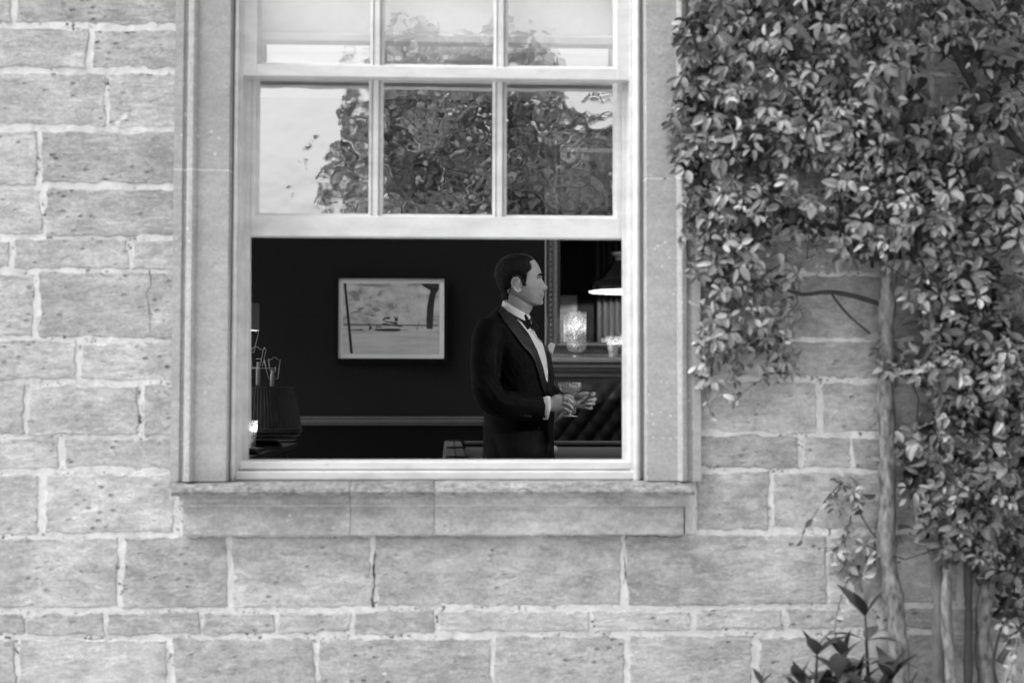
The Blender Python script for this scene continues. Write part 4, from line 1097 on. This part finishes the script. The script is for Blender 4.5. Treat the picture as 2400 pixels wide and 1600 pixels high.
for v, n in zip(jm.vertices, nrms):      # drapery: diagonal folds at the bent elbow, soft waves elsewhere
    c = v.co.copy(); d = (c-elb).length
    k = math.exp(-(d/.11)**2)
    s_ = (c.x*.85+c.z*.9)
    f_ = .0072*k*math.sin(s_*170+noise.noise(c*11)*6.)*(.45+noise.noise(c*17))+.0035*noise.noise((c.x*22+c.z*16, c.y*10, c.z*5))+.0035*noise.noise((c.x*13, c.y*13, c.z*8))+.0018*noise.noise(c*34)
    # crease between arm and side
    v.co = c+n*f_
jm.update(); jm.polygons.foreach_set('use_smooth', [True]*len(jm.polygons))
if not jm.materials: jm.materials.append(M['wool'])
bvh = BVHTree.FromPolygons([v.co.copy() for v in jm.vertices], [tuple(p.vertices) for p in jm.polygons])
tbv = BVHTree.FromPolygons([Vector(v) for v in tb.v], tb.f)
org = Vector((0, -DCAM, ZCAM))
def patch(name, poly, m, off, parent, conv=lambda a, b: (560+a/2.5565, 540+b/2.5565), step=9, thick=.003, tree=None):
    """a piece of cloth laid on the chest: outline cut out of a fine grid and laid on the surface"""
    tree = tree or bvh
    xs = [p[0] for p in poly]; ys = [p[1] for p in poly]
    bm = bmesh.new(); vs = [bm.verts.new((a, b, 0)) for a, b in poly]; bm.faces.new(vs)
    for axis, lo, hi in ((0, min(xs), max(xs)), (1, min(ys), max(ys))):
        c = lo+step
        while c < hi:
            bmesh.ops.bisect_plane(bm, geom=bm.verts[:]+bm.edges[:]+bm.faces[:], plane_co=(c, 0, 0) if axis == 0 else (0, c, 0), plane_no=(1, 0, 0) if axis == 0 else (0, 1, 0)); c += step
    bmesh.ops.triangulate(bm, faces=bm.faces[:])
    for v in bm.verts:
        d = ray(*conv(v.co.x, v.co.y)).normalized()
        h = tree.ray_cast(org, d)
        if h[0] is None:
            q_ = org+d*((Y0+DCAM)/d.y); h = tree.find_nearest(q_)
        v.co = h[0]-d*off
    me = bpy.data.meshes.new(name); bm.to_mesh(me); bm.free(); me.materials.append(M[m])
    me.polygons.foreach_set('use_smooth', [True]*len(me.polygons))
    o = bpy.data.objects.new(name, me); col.objects.link(o); o.parent = parent; o.matrix_parent_inverse = parent.matrix_world.inverted()
    s_ = o.modifiers.new('thick', 'SOLIDIFY'); s_.thickness = thick; s_.offset = 0
    return o
patch('shirt_front', [(1640, 500), (1700, 545), (1745, 560), (1790, 610), (1822, 690), (1842, 770), (1850, 850), (1847, 912), (1834, 880), (1815, 800), (1782, 710), (1730, 610), (1690, 560)], 'shirt', .006, person, tree=tbv)
patch('lapel', [(1582, 448), (1606, 470), (1690, 566), (1735, 618), (1785, 715), (1817, 805), (1836, 885), (1846, 950), (1848, 995), (1838, 1000), (1812, 930), (1795, 860), (1770, 780), (1742, 735), (1700, 690), (1640, 610), (1588, 540), (1558, 482)], 'satin', .011, person, tree=tbv)
patch('lapel', [(1790, 596), (1815, 620), (1856, 700), (1874, 760), (1880, 850), (1880, 930), (1868, 980), (1852, 985), (1850, 920), (1852, 850), (1843, 765), (1822, 685)], 'satin', .010, person, tree=tbv)
# sleeve buttons
for i in range(3):
    p = B(1745-i*17, 1112-i*2, 2.2); d = (p-org).normalized(); h = bvh.ray_cast(org, d)
    if h[0]: MB().sphere(h[0], .0065, 6, 1, .6, 1).build('sleeve_button', 'satin', jo, smooth=True)
# shirt collar: a folded band round the neck, low in front
cl = MB(); n = 48; rg = []
for lev in range(5):
    ring = []
    for k in range(n):
        th = 2*math.pi*k/n; f_ = (1+math.cos(th-R(-14)))/2
        top = 968+(1248-968)*f_**1.0; bot = 1075+(1400-1075)*f_**.9
        if lev == 0: zy, gr = top+12, -.0015
        elif lev == 1: zy, gr = top-2, .0005
        elif lev == 2: zy, gr = top+4, .0030
        elif lev == 3: zy, gr = (top+bot)/2, .0060
        else: zy, gr = bot, .0100
        zx = 553+238*math.cos(th); c = H(zx, zy); c.y = Y0+.0625*math.sin(th)
        c += Vector((math.cos(th), math.sin(th), 0))*gr
        ring.append(c)
    rg.append(ring)
cl.rings(rg, caps=False); cl.build('shirt_collar', 'shirt', person, smooth=True)
# bow tie
tie = MB()
def wing(poly, yc, th_):
    pp = [H(a, b) for a, b in poly]; n = len(pp)
    cx_ = sum(p.x for p in pp)/n; cz_ = sum(p.z for p in pp)/n
    rg = []
    for k, y in ((.80, yc-th_), (1., yc-th_*.45), (1., yc+th_*.45), (.80, yc+th_)):
        rg.append([(cx_+(p.x-cx_)*k, y+(p.x-cx_)*-.25, cz_+(p.z-cz_)*k) for p in pp])
    return MB().rings(rg)
bt_ = wing([(622, 1262), (668, 1240), (715, 1234), (752, 1300), (772, 1370), (790, 1440), (785, 1498), (736, 1520), (700, 1455), (655, 1370)], Y0-.052, .010).build('bow_tie', 'satin', person, smooth=False)
wing([(752, 1330), (800, 1315), (812, 1380), (805, 1450), (780, 1470), (762, 1400)], Y0-.035, .014).build('knot', 'satin', bt_)
wing([(800, 1310), (852, 1276), (880, 1365), (930, 1425), (966, 1480), (938, 1530), (885, 1485), (812, 1500), (800, 1420)], Y0-.005, .011).build('wing', 'satin', bt_)
# cuffs, link, pocket square
cf = MB(); rg = []
for zx, hv, hd, zc in ((230, .047, .036, 1075), (300, .0500, .037, 1072), (360, .0535, .039, 1072), (440, .0520, .038, 1072), (436, .049, .035, 1072), (300, .046, .032, 1072)):
    c = A(zx, zc, 2.262)
    sk = (c.z)
    rg.append([Vector((c.x-.010*(math.sin(2*math.pi*k/28) < 0)*abs(math.sin(2*math.pi*k/28)), c.y+hd*math.cos(2*math.pi*k/28), c.z+hv*math.sin(2*math.pi*k/28))) for k in range(28)])
co = cf.rings(rg, caps=False).build('shirt_cuff', 'shirt', person, smooth=True)
c = A(285, 1290, 2.232); MB().sphere(c, .0065, 6, 1, .6, 1).build('cuff_link', 'ink', co)
cf = MB(); rg = []
for zx, hv, zc, yy in ((900, .047, 985, 2.475), (1010, .047, 960, 2.462), (1085, .047, 940, 2.450), (1080, .042, 940, 2.450), (960, .042, 965, 2.465)):
    c = A(zx, zc, yy); rg.append([Vector((c.x-.006*math.sin(2*math.pi*k/28), c.y+.034*math.cos(2*math.pi*k/28), c.z+hv*math.sin(2*math.pi*k/28))) for k in range(28)])
cf.rings(rg, caps=False).build('shirt_cuff', 'shirt', person, smooth=True)
pq = [B(a, b, 2.52) for a, b in ((1846, 690), (1864, 672), (1890, 682), (1884, 708), (1872, 748), (1850, 722))]
MB().prism([(p.x, p.z) for p in pq], 2.465, 2.50).build('pocket_square', 'shirt', person, bevel=.002)
# trousers and shoes
for s_ in (-1, 1):
    MB().tube([(hx_-.01, Y0+s_*.085, HIPZ+.06), (hx_, Y0+s_*.095, HIPZ-.1), (hx_+.01, Y0+s_*.10, FLOOR+.5), (hx_-.01, Y0+s_*.10, FLOOR+.05)], [.125, .115, .09, .085], 20).build('trouser_leg', 'wool', person, smooth=True)
    MB().tube([(hx_-.09, Y0+s_*.10, FLOOR+.045), (hx_+.02, Y0+s_*.10, FLOOR+.05), (hx_+.12, Y0+s_*.105, FLOOR+.035), (hx_+.2, Y0+s_*.105, FLOOR+.022)], [(.035, .04), (.045, .048), (.045, .034), (.025, .02)], 14, up=Vector((0, 0, 1))).build('shoe', 'leather', person, smooth=True)

# ---- coupe glass held in the right hand
gy = yH+.020
gb, gt = A(948, 1300, gy), A(958, 408, gy)
gh = gt.z-gb.z; k_ = 1/(F_PX/(gy+DCAM))/11.2
t = thing('coupe_glass', 'cut crystal champagne coupe held by the stem', 'glass', (gb.x, gy, gb.z))
ax = (gt.x+gb.x)/2
bo_ = MB().lathe([(.004, gh*.56), (.010, gh*.60), (.026, gh*.68), (.041, gh*.76), (.0495, gh*.85), (.0515, gh*.90), (.0520, gh*1.0), (.0500, gh*1.0), (.0495, gh*.90), (.047, gh*.85), (.038, gh*.77), (.022, gh*.69), (.001, gh*.63)], (gt.x, gy, gb.z), 18).build('bowl', 'crystal', t)
MB().lathe([(.0042, gh*.06), (.0034, gh*.2), (.0036, gh*.45), (.0055, gh*.575)], (ax, gy, gb.z), 12, True).build('stem', 'crystal', t, smooth=True)
MB().lathe([(.001, .0), (.037, 0), (.0372, .003), (.022, .006), (.007, .010), (.004, .013)], (gb.x, gy, gb.z), 28, False).build('foot', 'crystal', t, smooth=True)
MB().tube([(gt.x+.0512*math.cos(a*math.pi/20), gy+.0512*math.sin(a*math.pi/20), gt.z) for a in range(41)], .0013, 6).build('rim', 'enamel_white' if False else 'crystal', t, smooth=True)
MB().lathe([(.001, gh*.87), (.047, gh*.87)], (gt.x, gy, gb.z), 28).build('drink', 'clearglass', t)

# ================================================================== PLANTS ON THE WALL
def leaf_shape(L, wd, bend, fold, n=6):
    """leaflet along +X, upper side +Z"""
    prof = [(0, .02), (.14, .42), (.36, .92), (.58, 1.), (.80, .80), (.94, .46), (1., .10)]
    vs = []
    for t_, w_ in prof:
        z = -bend*t_*t_*L; x = L*t_
        vs += [(x, -wd*w_*L, z+fold*w_*L*.5), (x, 0, z), (x, wd*w_*L, z+fold*w_*L*.5)]
    fs = []
    for i in range(len(prof)-1):
        a = i*3; fs += [(a, a+3, a+4, a+1), (a+1, a+4, a+5, a+2)]
    return vs, fs
# where the climber is dense: (cx, cy, rx, ry, number of leaf clusters, depth from the wall)
BLOBS = [(1690, 120, 110, 140, 46, .20), (1660, 330, 85, 120, 38, .18), (1700, 500, 100, 90, 34, .20), (1850, 60, 150, 110, 40, .22), (1850, 270, 170, 130, 60, .28), (1880, 450, 170, 110, 54, .26),
         (2050, 200, 130, 150, 52, .30), (2070, 400, 130, 150, 58, .30), (2230, 330, 100, 120, 34, .26), (2200, 520, 130, 110, 46, .30), (2340, 480, 110, 120, 36, .28), (2060, 560, 110, 70, 26, .26),
         (1700, 640, 90, 70, 26, .14), (1780, 610, 150, 60, 26, .14), (1760, 740, 120, 75, 30, .14), (1690, 830, 60, 70, 16, .10), (1790, 830, 70, 50, 9, .09), (1850, 860, 50, 40, 7, .08), (2250, 680, 130, 110, 52, .30), (2330, 850, 110, 130, 56, .30), (2210, 860, 70, 90, 24, .24), (2250, 1000, 110, 80, 36, .26), (2350, 1080, 90, 120, 44, .28),
         (2180, 1150, 55, 90, 18, .18), (2230, 1240, 60, 80, 20, .20), (2340, 1260, 80, 110, 34, .24), (2270, 1100, 60, 60, 16, .2), (2380, 1400, 50, 100, 14, .2), (2090, 830, 40, 50, 8, .1), (2120, 1050, 50, 50, 10, .12), (1985, 1165, 35, 45, 6, .08), (2000, 1310, 45, 50, 7, .08), (2070, 1260, 60, 60, 5, .05), (1690, 900, 40, 40, 4, .06), (2330, 80, 90, 80, 17, .22), (2330, 230, 80, 80, 17, .2),
         (2020, 30, 120, 60, 22, .26), (2180, 60, 80, 60, 12, .24), (1700, -90, 140, 110, 40, .26), (1950, -90, 170, 110, 46, .32), (2200, -90, 160, 110, 40, .36), (2430, 600, 80, 300, 60, .34), (2440, 1000, 80, 260, 50, .3), (2420, -60, 120, 120, 40, .60), (2250, -170, 200, 90, 60, .75), (2480, -150, 150, 100, 50, .75), (1950, -180, 200, 80, 40, .6), (2520, 200, 120, 250, 40, .34)]  # the deep overhang above the view is added to shade the wall
climber = thing('climbing_shrub', 'leafy climbing shrub with oval leaves trained up the wall right of the window', 'climbing plant', (P(2090, 1600, -.1).x, -.1, 0))
leaves = []      # (matrix, length, tone, size in view)
clusters = []
lr = random.Random(3)
for cx, cy, rx, ry, n, dep in BLOBS:
    for _ in range(int(n*1.55)):
        a = lr.uniform(0, 2*math.pi); r = math.sqrt(lr.random())
        px, py = cx+rx*r*math.cos(a), cy+ry*r*math.sin(a)
        y = -.02-dep*lr.random()**.8*(1-.35*r)
        p = P(px, py, y)
        clusters.append(p)
        nrm = Vector((lr.gauss(-.05, .42), -1+lr.gauss(0, .25), lr.gauss(.55, .42))).normalized()
        u = nrm.orthogonal().normalized(); u = Matrix.Rotation(lr.uniform(0, 6.28), 3, nrm) @ u
        size = min(.046, max(.016, lr.lognormvariate(-3.62, .28)))
        k5 = lr.choice((3, 4, 5, 5, 5)); sp = lr.uniform(.85, 1.25)
        tone = min(1, max(0, lr.gauss(.48, .25)-.22*max(0, (px-2050)/350)))  # tone sinks towards the right: that side's shade is painted in
        for j in range(k5):
            ang = (j-(k5-1)/2)*sp+lr.gauss(0, .12)
            d = Matrix.Rotation(ang, 3, nrm) @ u
            d = (d+Vector((0, -.05, -.42))*lr.uniform(.5, 1.3)).normalized()
            nn = (nrm-d*nrm.dot(d)).normalized(); nn = Matrix.Rotation(lr.gauss(0, .35), 3, d) @ nn
            sd2 = nn.cross(d)
            mt4 = Matrix(((d.x, sd2.x, nn.x, p.x+d.x*.007), (d.y, sd2.y, nn.y, p.y+d.y*.007), (d.z, sd2.z, nn.z, p.z+d.z*.007), (0, 0, 0, 1)))
            if p.y+d.y*size > -.012: continue
            L = size*lr.uniform(.8, 1.1)
            vis = L*L*abs(nn.y)*(1+3*max(0, -p.y)) if 1560 < px < 2400 and 0 < py < 1600 else 0
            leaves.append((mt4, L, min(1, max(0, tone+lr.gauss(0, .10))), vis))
sprays = []
for i in range(120):        # thin shoots that leave the mass, with small leaves along them
    p0 = lr.choice(clusters)
    d = Vector((lr.gauss(0, .45), lr.gauss(-.25, .2), lr.gauss(-.5, .6))).normalized(); Ls = lr.uniform(.09, .24); pts = [p0.copy()]
    for k in range(6):
        d = (d+Vector((lr.gauss(0, .12), lr.gauss(0, .06), -.10))).normalized(); q_ = pts[-1]+d*Ls/6; q_.y = min(q_.y, -.02); pts.append(q_)
        for j in range(lr.choice((1, 2, 3))):
            e = (d*.5+Vector((lr.gauss(0, 1), lr.gauss(-.3, .5), lr.gauss(-.2, .8)))).normalized(); nn = Vector((lr.gauss(0, .4), -1, lr.gauss(.5, .4))); nn = (nn-e*nn.dot(e)).normalized(); s2 = nn.cross(e)
            L = lr.uniform(.014, .034)
            if q_.y+e.y*L > -.012: continue
            leaves.append((Matrix(((e.x, s2.x, nn.x, q_.x), (e.y, s2.y, nn.y, q_.y), (e.z, s2.z, nn.z, q_.z), (0, 0, 0, 1))), L, min(1, max(0, lr.gauss(.45, .28))), L*L*.4))
    sprays.append(pts)
for cx, cy, rx, ry, n, dep in BLOBS:        # dark leaves close to the wall, shade of the gaps put into their tone
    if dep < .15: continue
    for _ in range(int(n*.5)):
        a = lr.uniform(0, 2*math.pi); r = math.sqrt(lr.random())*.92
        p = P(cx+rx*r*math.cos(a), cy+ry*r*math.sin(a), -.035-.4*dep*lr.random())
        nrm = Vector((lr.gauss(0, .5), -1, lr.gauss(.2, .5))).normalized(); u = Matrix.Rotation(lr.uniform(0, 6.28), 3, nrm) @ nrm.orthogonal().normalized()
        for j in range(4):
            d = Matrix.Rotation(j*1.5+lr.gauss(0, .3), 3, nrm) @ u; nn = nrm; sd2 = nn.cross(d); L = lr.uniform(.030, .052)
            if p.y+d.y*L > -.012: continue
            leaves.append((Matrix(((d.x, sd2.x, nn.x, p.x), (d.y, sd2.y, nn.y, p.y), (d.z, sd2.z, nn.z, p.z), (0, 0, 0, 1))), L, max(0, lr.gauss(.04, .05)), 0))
variants = []
for k in range(12):
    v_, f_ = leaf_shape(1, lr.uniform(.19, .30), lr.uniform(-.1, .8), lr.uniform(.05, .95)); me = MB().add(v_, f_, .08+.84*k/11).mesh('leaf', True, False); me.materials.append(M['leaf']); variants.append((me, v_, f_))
order = sorted(range(len(leaves)), key=lambda i: -leaves[i][3])
top = set(order[:300])
rest = MB()
inv = climber.matrix_world.inverted()
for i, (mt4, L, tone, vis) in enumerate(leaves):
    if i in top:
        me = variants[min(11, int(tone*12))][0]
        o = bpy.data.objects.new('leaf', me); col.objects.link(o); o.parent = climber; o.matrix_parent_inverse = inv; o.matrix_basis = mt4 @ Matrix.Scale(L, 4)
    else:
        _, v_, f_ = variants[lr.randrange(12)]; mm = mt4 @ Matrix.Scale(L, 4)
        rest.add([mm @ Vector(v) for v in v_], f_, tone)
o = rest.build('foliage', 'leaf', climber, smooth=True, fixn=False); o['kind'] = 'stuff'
def stem(parent, pts, r0, r1, m, name='stem', wob=.006, n=9):
    """a woody stem through picture points given with their distance from the wall"""
    pp = [P(a, b, y) for a, b, y in pts]; out_ = []
    for i in range(len(pp)-1):
        q_ = max(3, int((pp[i+1]-pp[i]).length/.03)); p0, p1, p2, p3 = [pp[max(0, min(len(pp)-1, i+k))] for k in (-1, 0, 1, 2)]
        for k in range(q_):
            t = k/q_; out_.append(.5*((2*p1)+(p2-p0)*t+(2*p0-5*p1+4*p2-p3)*t*t+(3*p1-p0-3*p2+p3)*t**3))
    out_.append(pp[-1]); N_ = len(out_)
    s0 = lr.uniform(0, 50)
    out_ = [p+Vector((noise.noise((p.z*7+s0, p.x*7, 0)), noise.noise((p.z*7, p.x*7+s0, 4))*.5, noise.noise((p.x*9+s0, 3, 3))*.6))*wob for p in out_]
    rad = [(r0+(r1-r0)*i/(N_-1))*(1+.35*noise.noise((i*.45+s0, 0, 0))+.12*noise.noise((i*1.3+s0, 5, 0))) for i in range(N_)]
    return MB().tube(out_, rad, n).build(name, m, parent, smooth=True)
stem(climber, [(2112, 1660, -.05), (2100, 1450, -.05), (2082, 1250, -.05), (2080, 1000, -.05), (2078, 800, -.055), (2088, 640, -.07), (2098, 500, -.08), (2105, 300, -.10), (2120, 100, -.1), (2125, -120, -.1)], .027, .019, 'palebark', wob=.016)
stem(climber, [(2205, 1680, -.07), (2200, 1450, -.07), (2195, 1250, -.08), (2215, 1050, -.10), (2240, 850, -.12)], .022, .014, 'bark')
stem(climber, [(2240, 1680, -.10), (2222, 1480, -.10), (2216, 1300, -.10), (2225, 1120, -.11), (2200, 950, -.12), (2180, 700, -.12)], .017, .009, 'palebark')
stem(climber, [(2320, 1680, -.06), (2305, 1480, -.07), (2320, 1300, -.10), (2350, 1100, -.12), (2330, 800, -.14)], .026, .012, 'palebark')
stem(climber, [(2358, 1660, -.10), (2330, 1560, -.11), (2362, 1400, -.13), (2390, 1280, -.14)], .005, .003, 'darkbark')
stem(climber, [(2340, 1552, -.07), (2395, 1465, -.08)], .010, .008, 'bark')
stem(climber, [(2268, 1700, -.10), (2270, 1400, -.10), (2270, 1180, -.11), (2290, 900, -.13), (2300, 600, -.15)], .012, .010, 'darkbark', wob=.002)
stem(climber, [(2298, 1160, -.09), (2302, 1010, -.09), (2300, 880, -.1)], .011, .010, 'darkbark', wob=.002)
stem(climber, [(2066, 715, -.06), (1955, 682, -.07), (1880, 690, -.08), (1800, 660, -.1)], .008, .004, 'darkbark', wob=.012)
stem(climber, [(2230, 92, -.16), (2300, 105, -.17), (2420, 142, -.2)], .010, .008, 'bark', wob=.004)
stem(climber, [(2235, 110, -.12), (2290, 210, -.12), (2400, 350, -.13), (2480, 420, -.13)], .014, .010, 'darkbark')
stem(climber, [(2240, -20, -.10), (2290, 30, -.10), (2420, 110, -.10)], .007, .005, 'darkbark')
stem(climber, [(1895, -40, -.08), (1902, 60, -.08), (1910, 160, -.09), (1870, 330, -.1)], .007, .005, 'darkbark')
stem(climber, [(1620, 60, -.05), (1622, 180, -.04), (1626, 330, -.04), (1640, 560, -.03)], .0035, .003, 'darkbark', wob=.003)
stem(climber, [(1950, 690, -.03), (1990, 740, -.025), (2050, 790, -.025), (2140, 860, -.03), (2230, 880, -.06)], .003, .0025, 'darkbark')
stem(climber, [(2300, 830, -.10), (2360, 880, -.10), (2420, 930, -.1)], .007, .006, 'bark')
tw = MB()
for pts in sprays: tw.tube(pts, [.0018, .0016, .0014, .0012, .001, .0009, .0006], 5)
for i in range(260):
    p = lr.choice(clusters); q_ = min((c for c in lr.sample(clusters, 60) if c != p), key=lambda c: (c-p).length)
    if (p-q_).length > .28: continue
    mid = (p+q_)/2+Vector((lr.gauss(0, .02), .02, lr.gauss(-.02, .02))); mid.y = min(mid.y, -.01)
    tw.tube([p, p.lerp(mid, .6)+Vector((0, 0, -.004)), mid, q_], [.0016, .0018, .002, .0014], 5)
o = tw.build('twigs', 'darkbark', climber, smooth=True); o['kind'] = 'stuff'

# small shrubs in the bed at the foot of the wall
def pointed_leaf(L, wd, bend):
    prof = [(0, .06), (.15, .5), (.38, 1.), (.62, .85), (.85, .4), (1., .01)]
    vs = []
    for t_, w_ in prof: vs += [(L*t_, -wd*w_*L, -bend*t_*t_*L+.25*w_*wd*L), (L*t_, 0, -bend*t_*t_*L), (L*t_, wd*w_*L, -bend*t_*t_*L+.25*w_*wd*L)]
    fs = []
    for i in range(len(prof)-1):
        a = i*3; fs += [(a, a+3, a+4, a+1), (a+1, a+4, a+5, a+2)]
    return vs, fs
pme = []
for k in range(6):
    v_, f_ = pointed_leaf(1, lr.uniform(.17, .23), lr.uniform(.1, .7)); me = MB().add(v_, f_, k/5).mesh('leaf', True, False); me.materials.append(M['darkleaf']); pme.append(me)
def bush(label, stems):
    base = P(stems[0][0], 1600, stems[0][2]); t = thing('garden_shrub', label, 'shrub', (base.x, base.y, 0), 'shrubs at the foot of the wall')
    for (px, py, y, size) in stems:
        tip = P(px, py+ (45 if size > .05 else 20), y); root = Vector((tip.x+lr.uniform(-.05, .05), y+.03, 0))
        MB().tube([root, root.lerp(tip, .5)+Vector((lr.uniform(-.02, .02), -.02, 0)), root.lerp(tip, .85), tip], [.008, .006, .005, .003], 7).build('stem', 'darkbark', t, smooth=True)
        L_ = (tip-root)
        for lev in range(7):
            c = root.lerp(tip, 1-lev*.062/ max(L_.length, .3)*1.0) if lev else tip
            for j in range(3 if lev else 4):
                az = lev*1.1+j*2.094+lr.uniform(-.35, .35); el = (.95 if lev == 0 else .55-.12*lev)+lr.uniform(-.2, .2)
                if lev == 0 and j == 0: el = 1.45
                d = Vector((math.cos(az)*math.cos(el), math.sin(az)*math.cos(el)*.8, math.sin(el))).normalized()
                nn = (Vector((0, 0, 1))-d*d.z); nn = nn.normalized() if nn.length > .05 else Vector((0, -1, 0)); s2 = nn.cross(d)
                o = bpy.data.objects.new('leaf', pme[lr.randrange(6)]); col.objects.link(o); o.parent = t; o.matrix_parent_inverse = t.matrix_world.inverted()
                o.matrix_basis = Matrix(((d.x, s2.x, nn.x, c.x), (d.y, s2.y, nn.y, c.y), (d.z, s2.z, nn.z, c.z), (0, 0, 0, 1))) @ Matrix.Scale(size*lr.uniform(.8, 1.15)*(1.15 if lev > 1 else .9), 4)
bush('tall dark pointed leaf shrub sprouting before the pale stem', [(2028, 1400, -.28, .12), (1915, 1490, -.30, .105), (1965, 1540, -.34, .11), (2090, 1550, -.32, .11), (1880, 1560, -.3, .10), (2010, 1570, -.36, .10), (1940, 1580, -.3, .10), (1980, 1500, -.30, .09), (2060, 1590, -.34, .10), (1905, 1590, -.36, .09), (2130, 1600, -.3, .1)])
bush('dark leaf tips just showing at the lower edge of the photo', [(1785, 1560, -.26, .06), (1870, 1575, -.28, .08)])

# ================================================================== GARDEN BEHIND THE CAMERA (seen in the panes)
def tree(label, loc, h, rx, rz_, n, leaf, seed, name='garden_tree', conical=0.):
    r_ = random.Random(seed); t = thing(name, label, 'tree', loc)
    x, y, z = loc
    m = MB(); m.tube([(x, y, 0), (x+.1, y, h*.25), (x-.05, y+.1, h*.55), (x, y, h*.85)], [.22, .17, .12, .04], 9)
    for k in range(9):
        a = r_.uniform(0, 6.28); zz = h*r_.uniform(.2, .7); m.tube([(x, y, zz), (x+math.cos(a)*rx*.4, y+math.sin(a)*rx*.4, zz+.3), (x+math.cos(a)*rx*.8, y+math.sin(a)*rx*.8, zz+.8)], [.08, .05, .02], 6)
    m.build('trunk', 'darkbark', t, smooth=True)
    c = MB(); lumps = []
    for k in range(220):
        a = r_.uniform(0, 6.28); e = r_.uniform(-1, 1); rr = r_.random()**.4
        zc = h*.53+rz_*e*.88; wz = math.sqrt(max(0, 1-(e*.93)**4))*(1-conical*(e+1)/2)
        lumps.append((x+rx*wz*rr*math.cos(a), y+rx*wz*rr*math.sin(a), zc, r_.uniform(.5, .95)*rx*.42, r_.random()))
    for i in range(n):
        lx_, ly, lz, lr_, tn = r_.choice(lumps)
        a = r_.uniform(0, 6.28); e = math.asin(r_.uniform(-1, 1)); q_ = r_.random()**.33*lr_
        p = Vector((lx_+q_*math.cos(a)*math.cos(e), ly+q_*math.sin(a)*math.cos(e), max(.1, lz+q_*math.sin(e))))
        u = Vector((r_.gauss(0, 1), r_.gauss(0, 1), r_.gauss(0, 1))).normalized(); v_ = u.orthogonal().normalized(); s_ = leaf*r_.uniform(.6, 1.3)
        c.add([p-u*s_, p+v_*s_*.5, p+u*s_, p-v_*s_*.5], [(0, 1, 2, 3)], min(1, max(0, tn*.6+r_.random()*.4)))
    c.build('crown', 'treeleaf', t, fixn=False)
def at_refl(px, py, Yt):        # a point in the garden whose mirror image stands at this place in the panes
    p = P(px, py, -Yt); return Vector((p.x, Yt, p.z))
YT = -17.
q_ = at_refl(1080, 125, YT)
tree('broad bushy garden tree mirrored in the raised panes', (q_.x+.1, YT, 0), q_.z, 1.95, q_.z*.5, 34000, .13, 5)
q_ = at_refl(1345, 270, YT-2)
tree('rounder garden tree mirrored at the right of the panes', (q_.x+.35, YT-2, 0), q_.z-.3, 1.9, q_.z*.5, 26000, .13, 8)
q_ = at_refl(1600, 330, YT-6)
tree('garden tree mirrored beyond the right jamb', (q_.x+.5, YT-6, 0), q_.z, 2.8, q_.z*.5, 24000, .14, 9)
tree('tall garden tree standing far behind on the left', (-14, -34, 0), 9, 4, 4.4, 7000, .25, 12)
tree('tall garden tree standing far behind on the right', (15, -38, 0), 11, 4.5, 5.4, 7000, .25, 13)
r_ = random.Random(21); hb = MB()
for i in range(26000):
    x = r_.uniform(-30, 30); y = -42+r_.gauss(0, .7); z = 2.3*r_.random()**.6
    p = Vector((x, y, z)); u = Vector((r_.gauss(0, 1), r_.gauss(0, 1), r_.gauss(0, 1))).normalized(); v_ = u.orthogonal().normalized(); s_ = .2
    hb.add([p-u*s_, p+v_*s_*.5, p+u*s_, p-v_*s_*.5], [(0, 1, 2, 3)], r_.random())
tag(hb.build('hedge', 'treeleaf', None, fixn=False), 'long clipped hedge at the far side of the lawn', 'hedge')
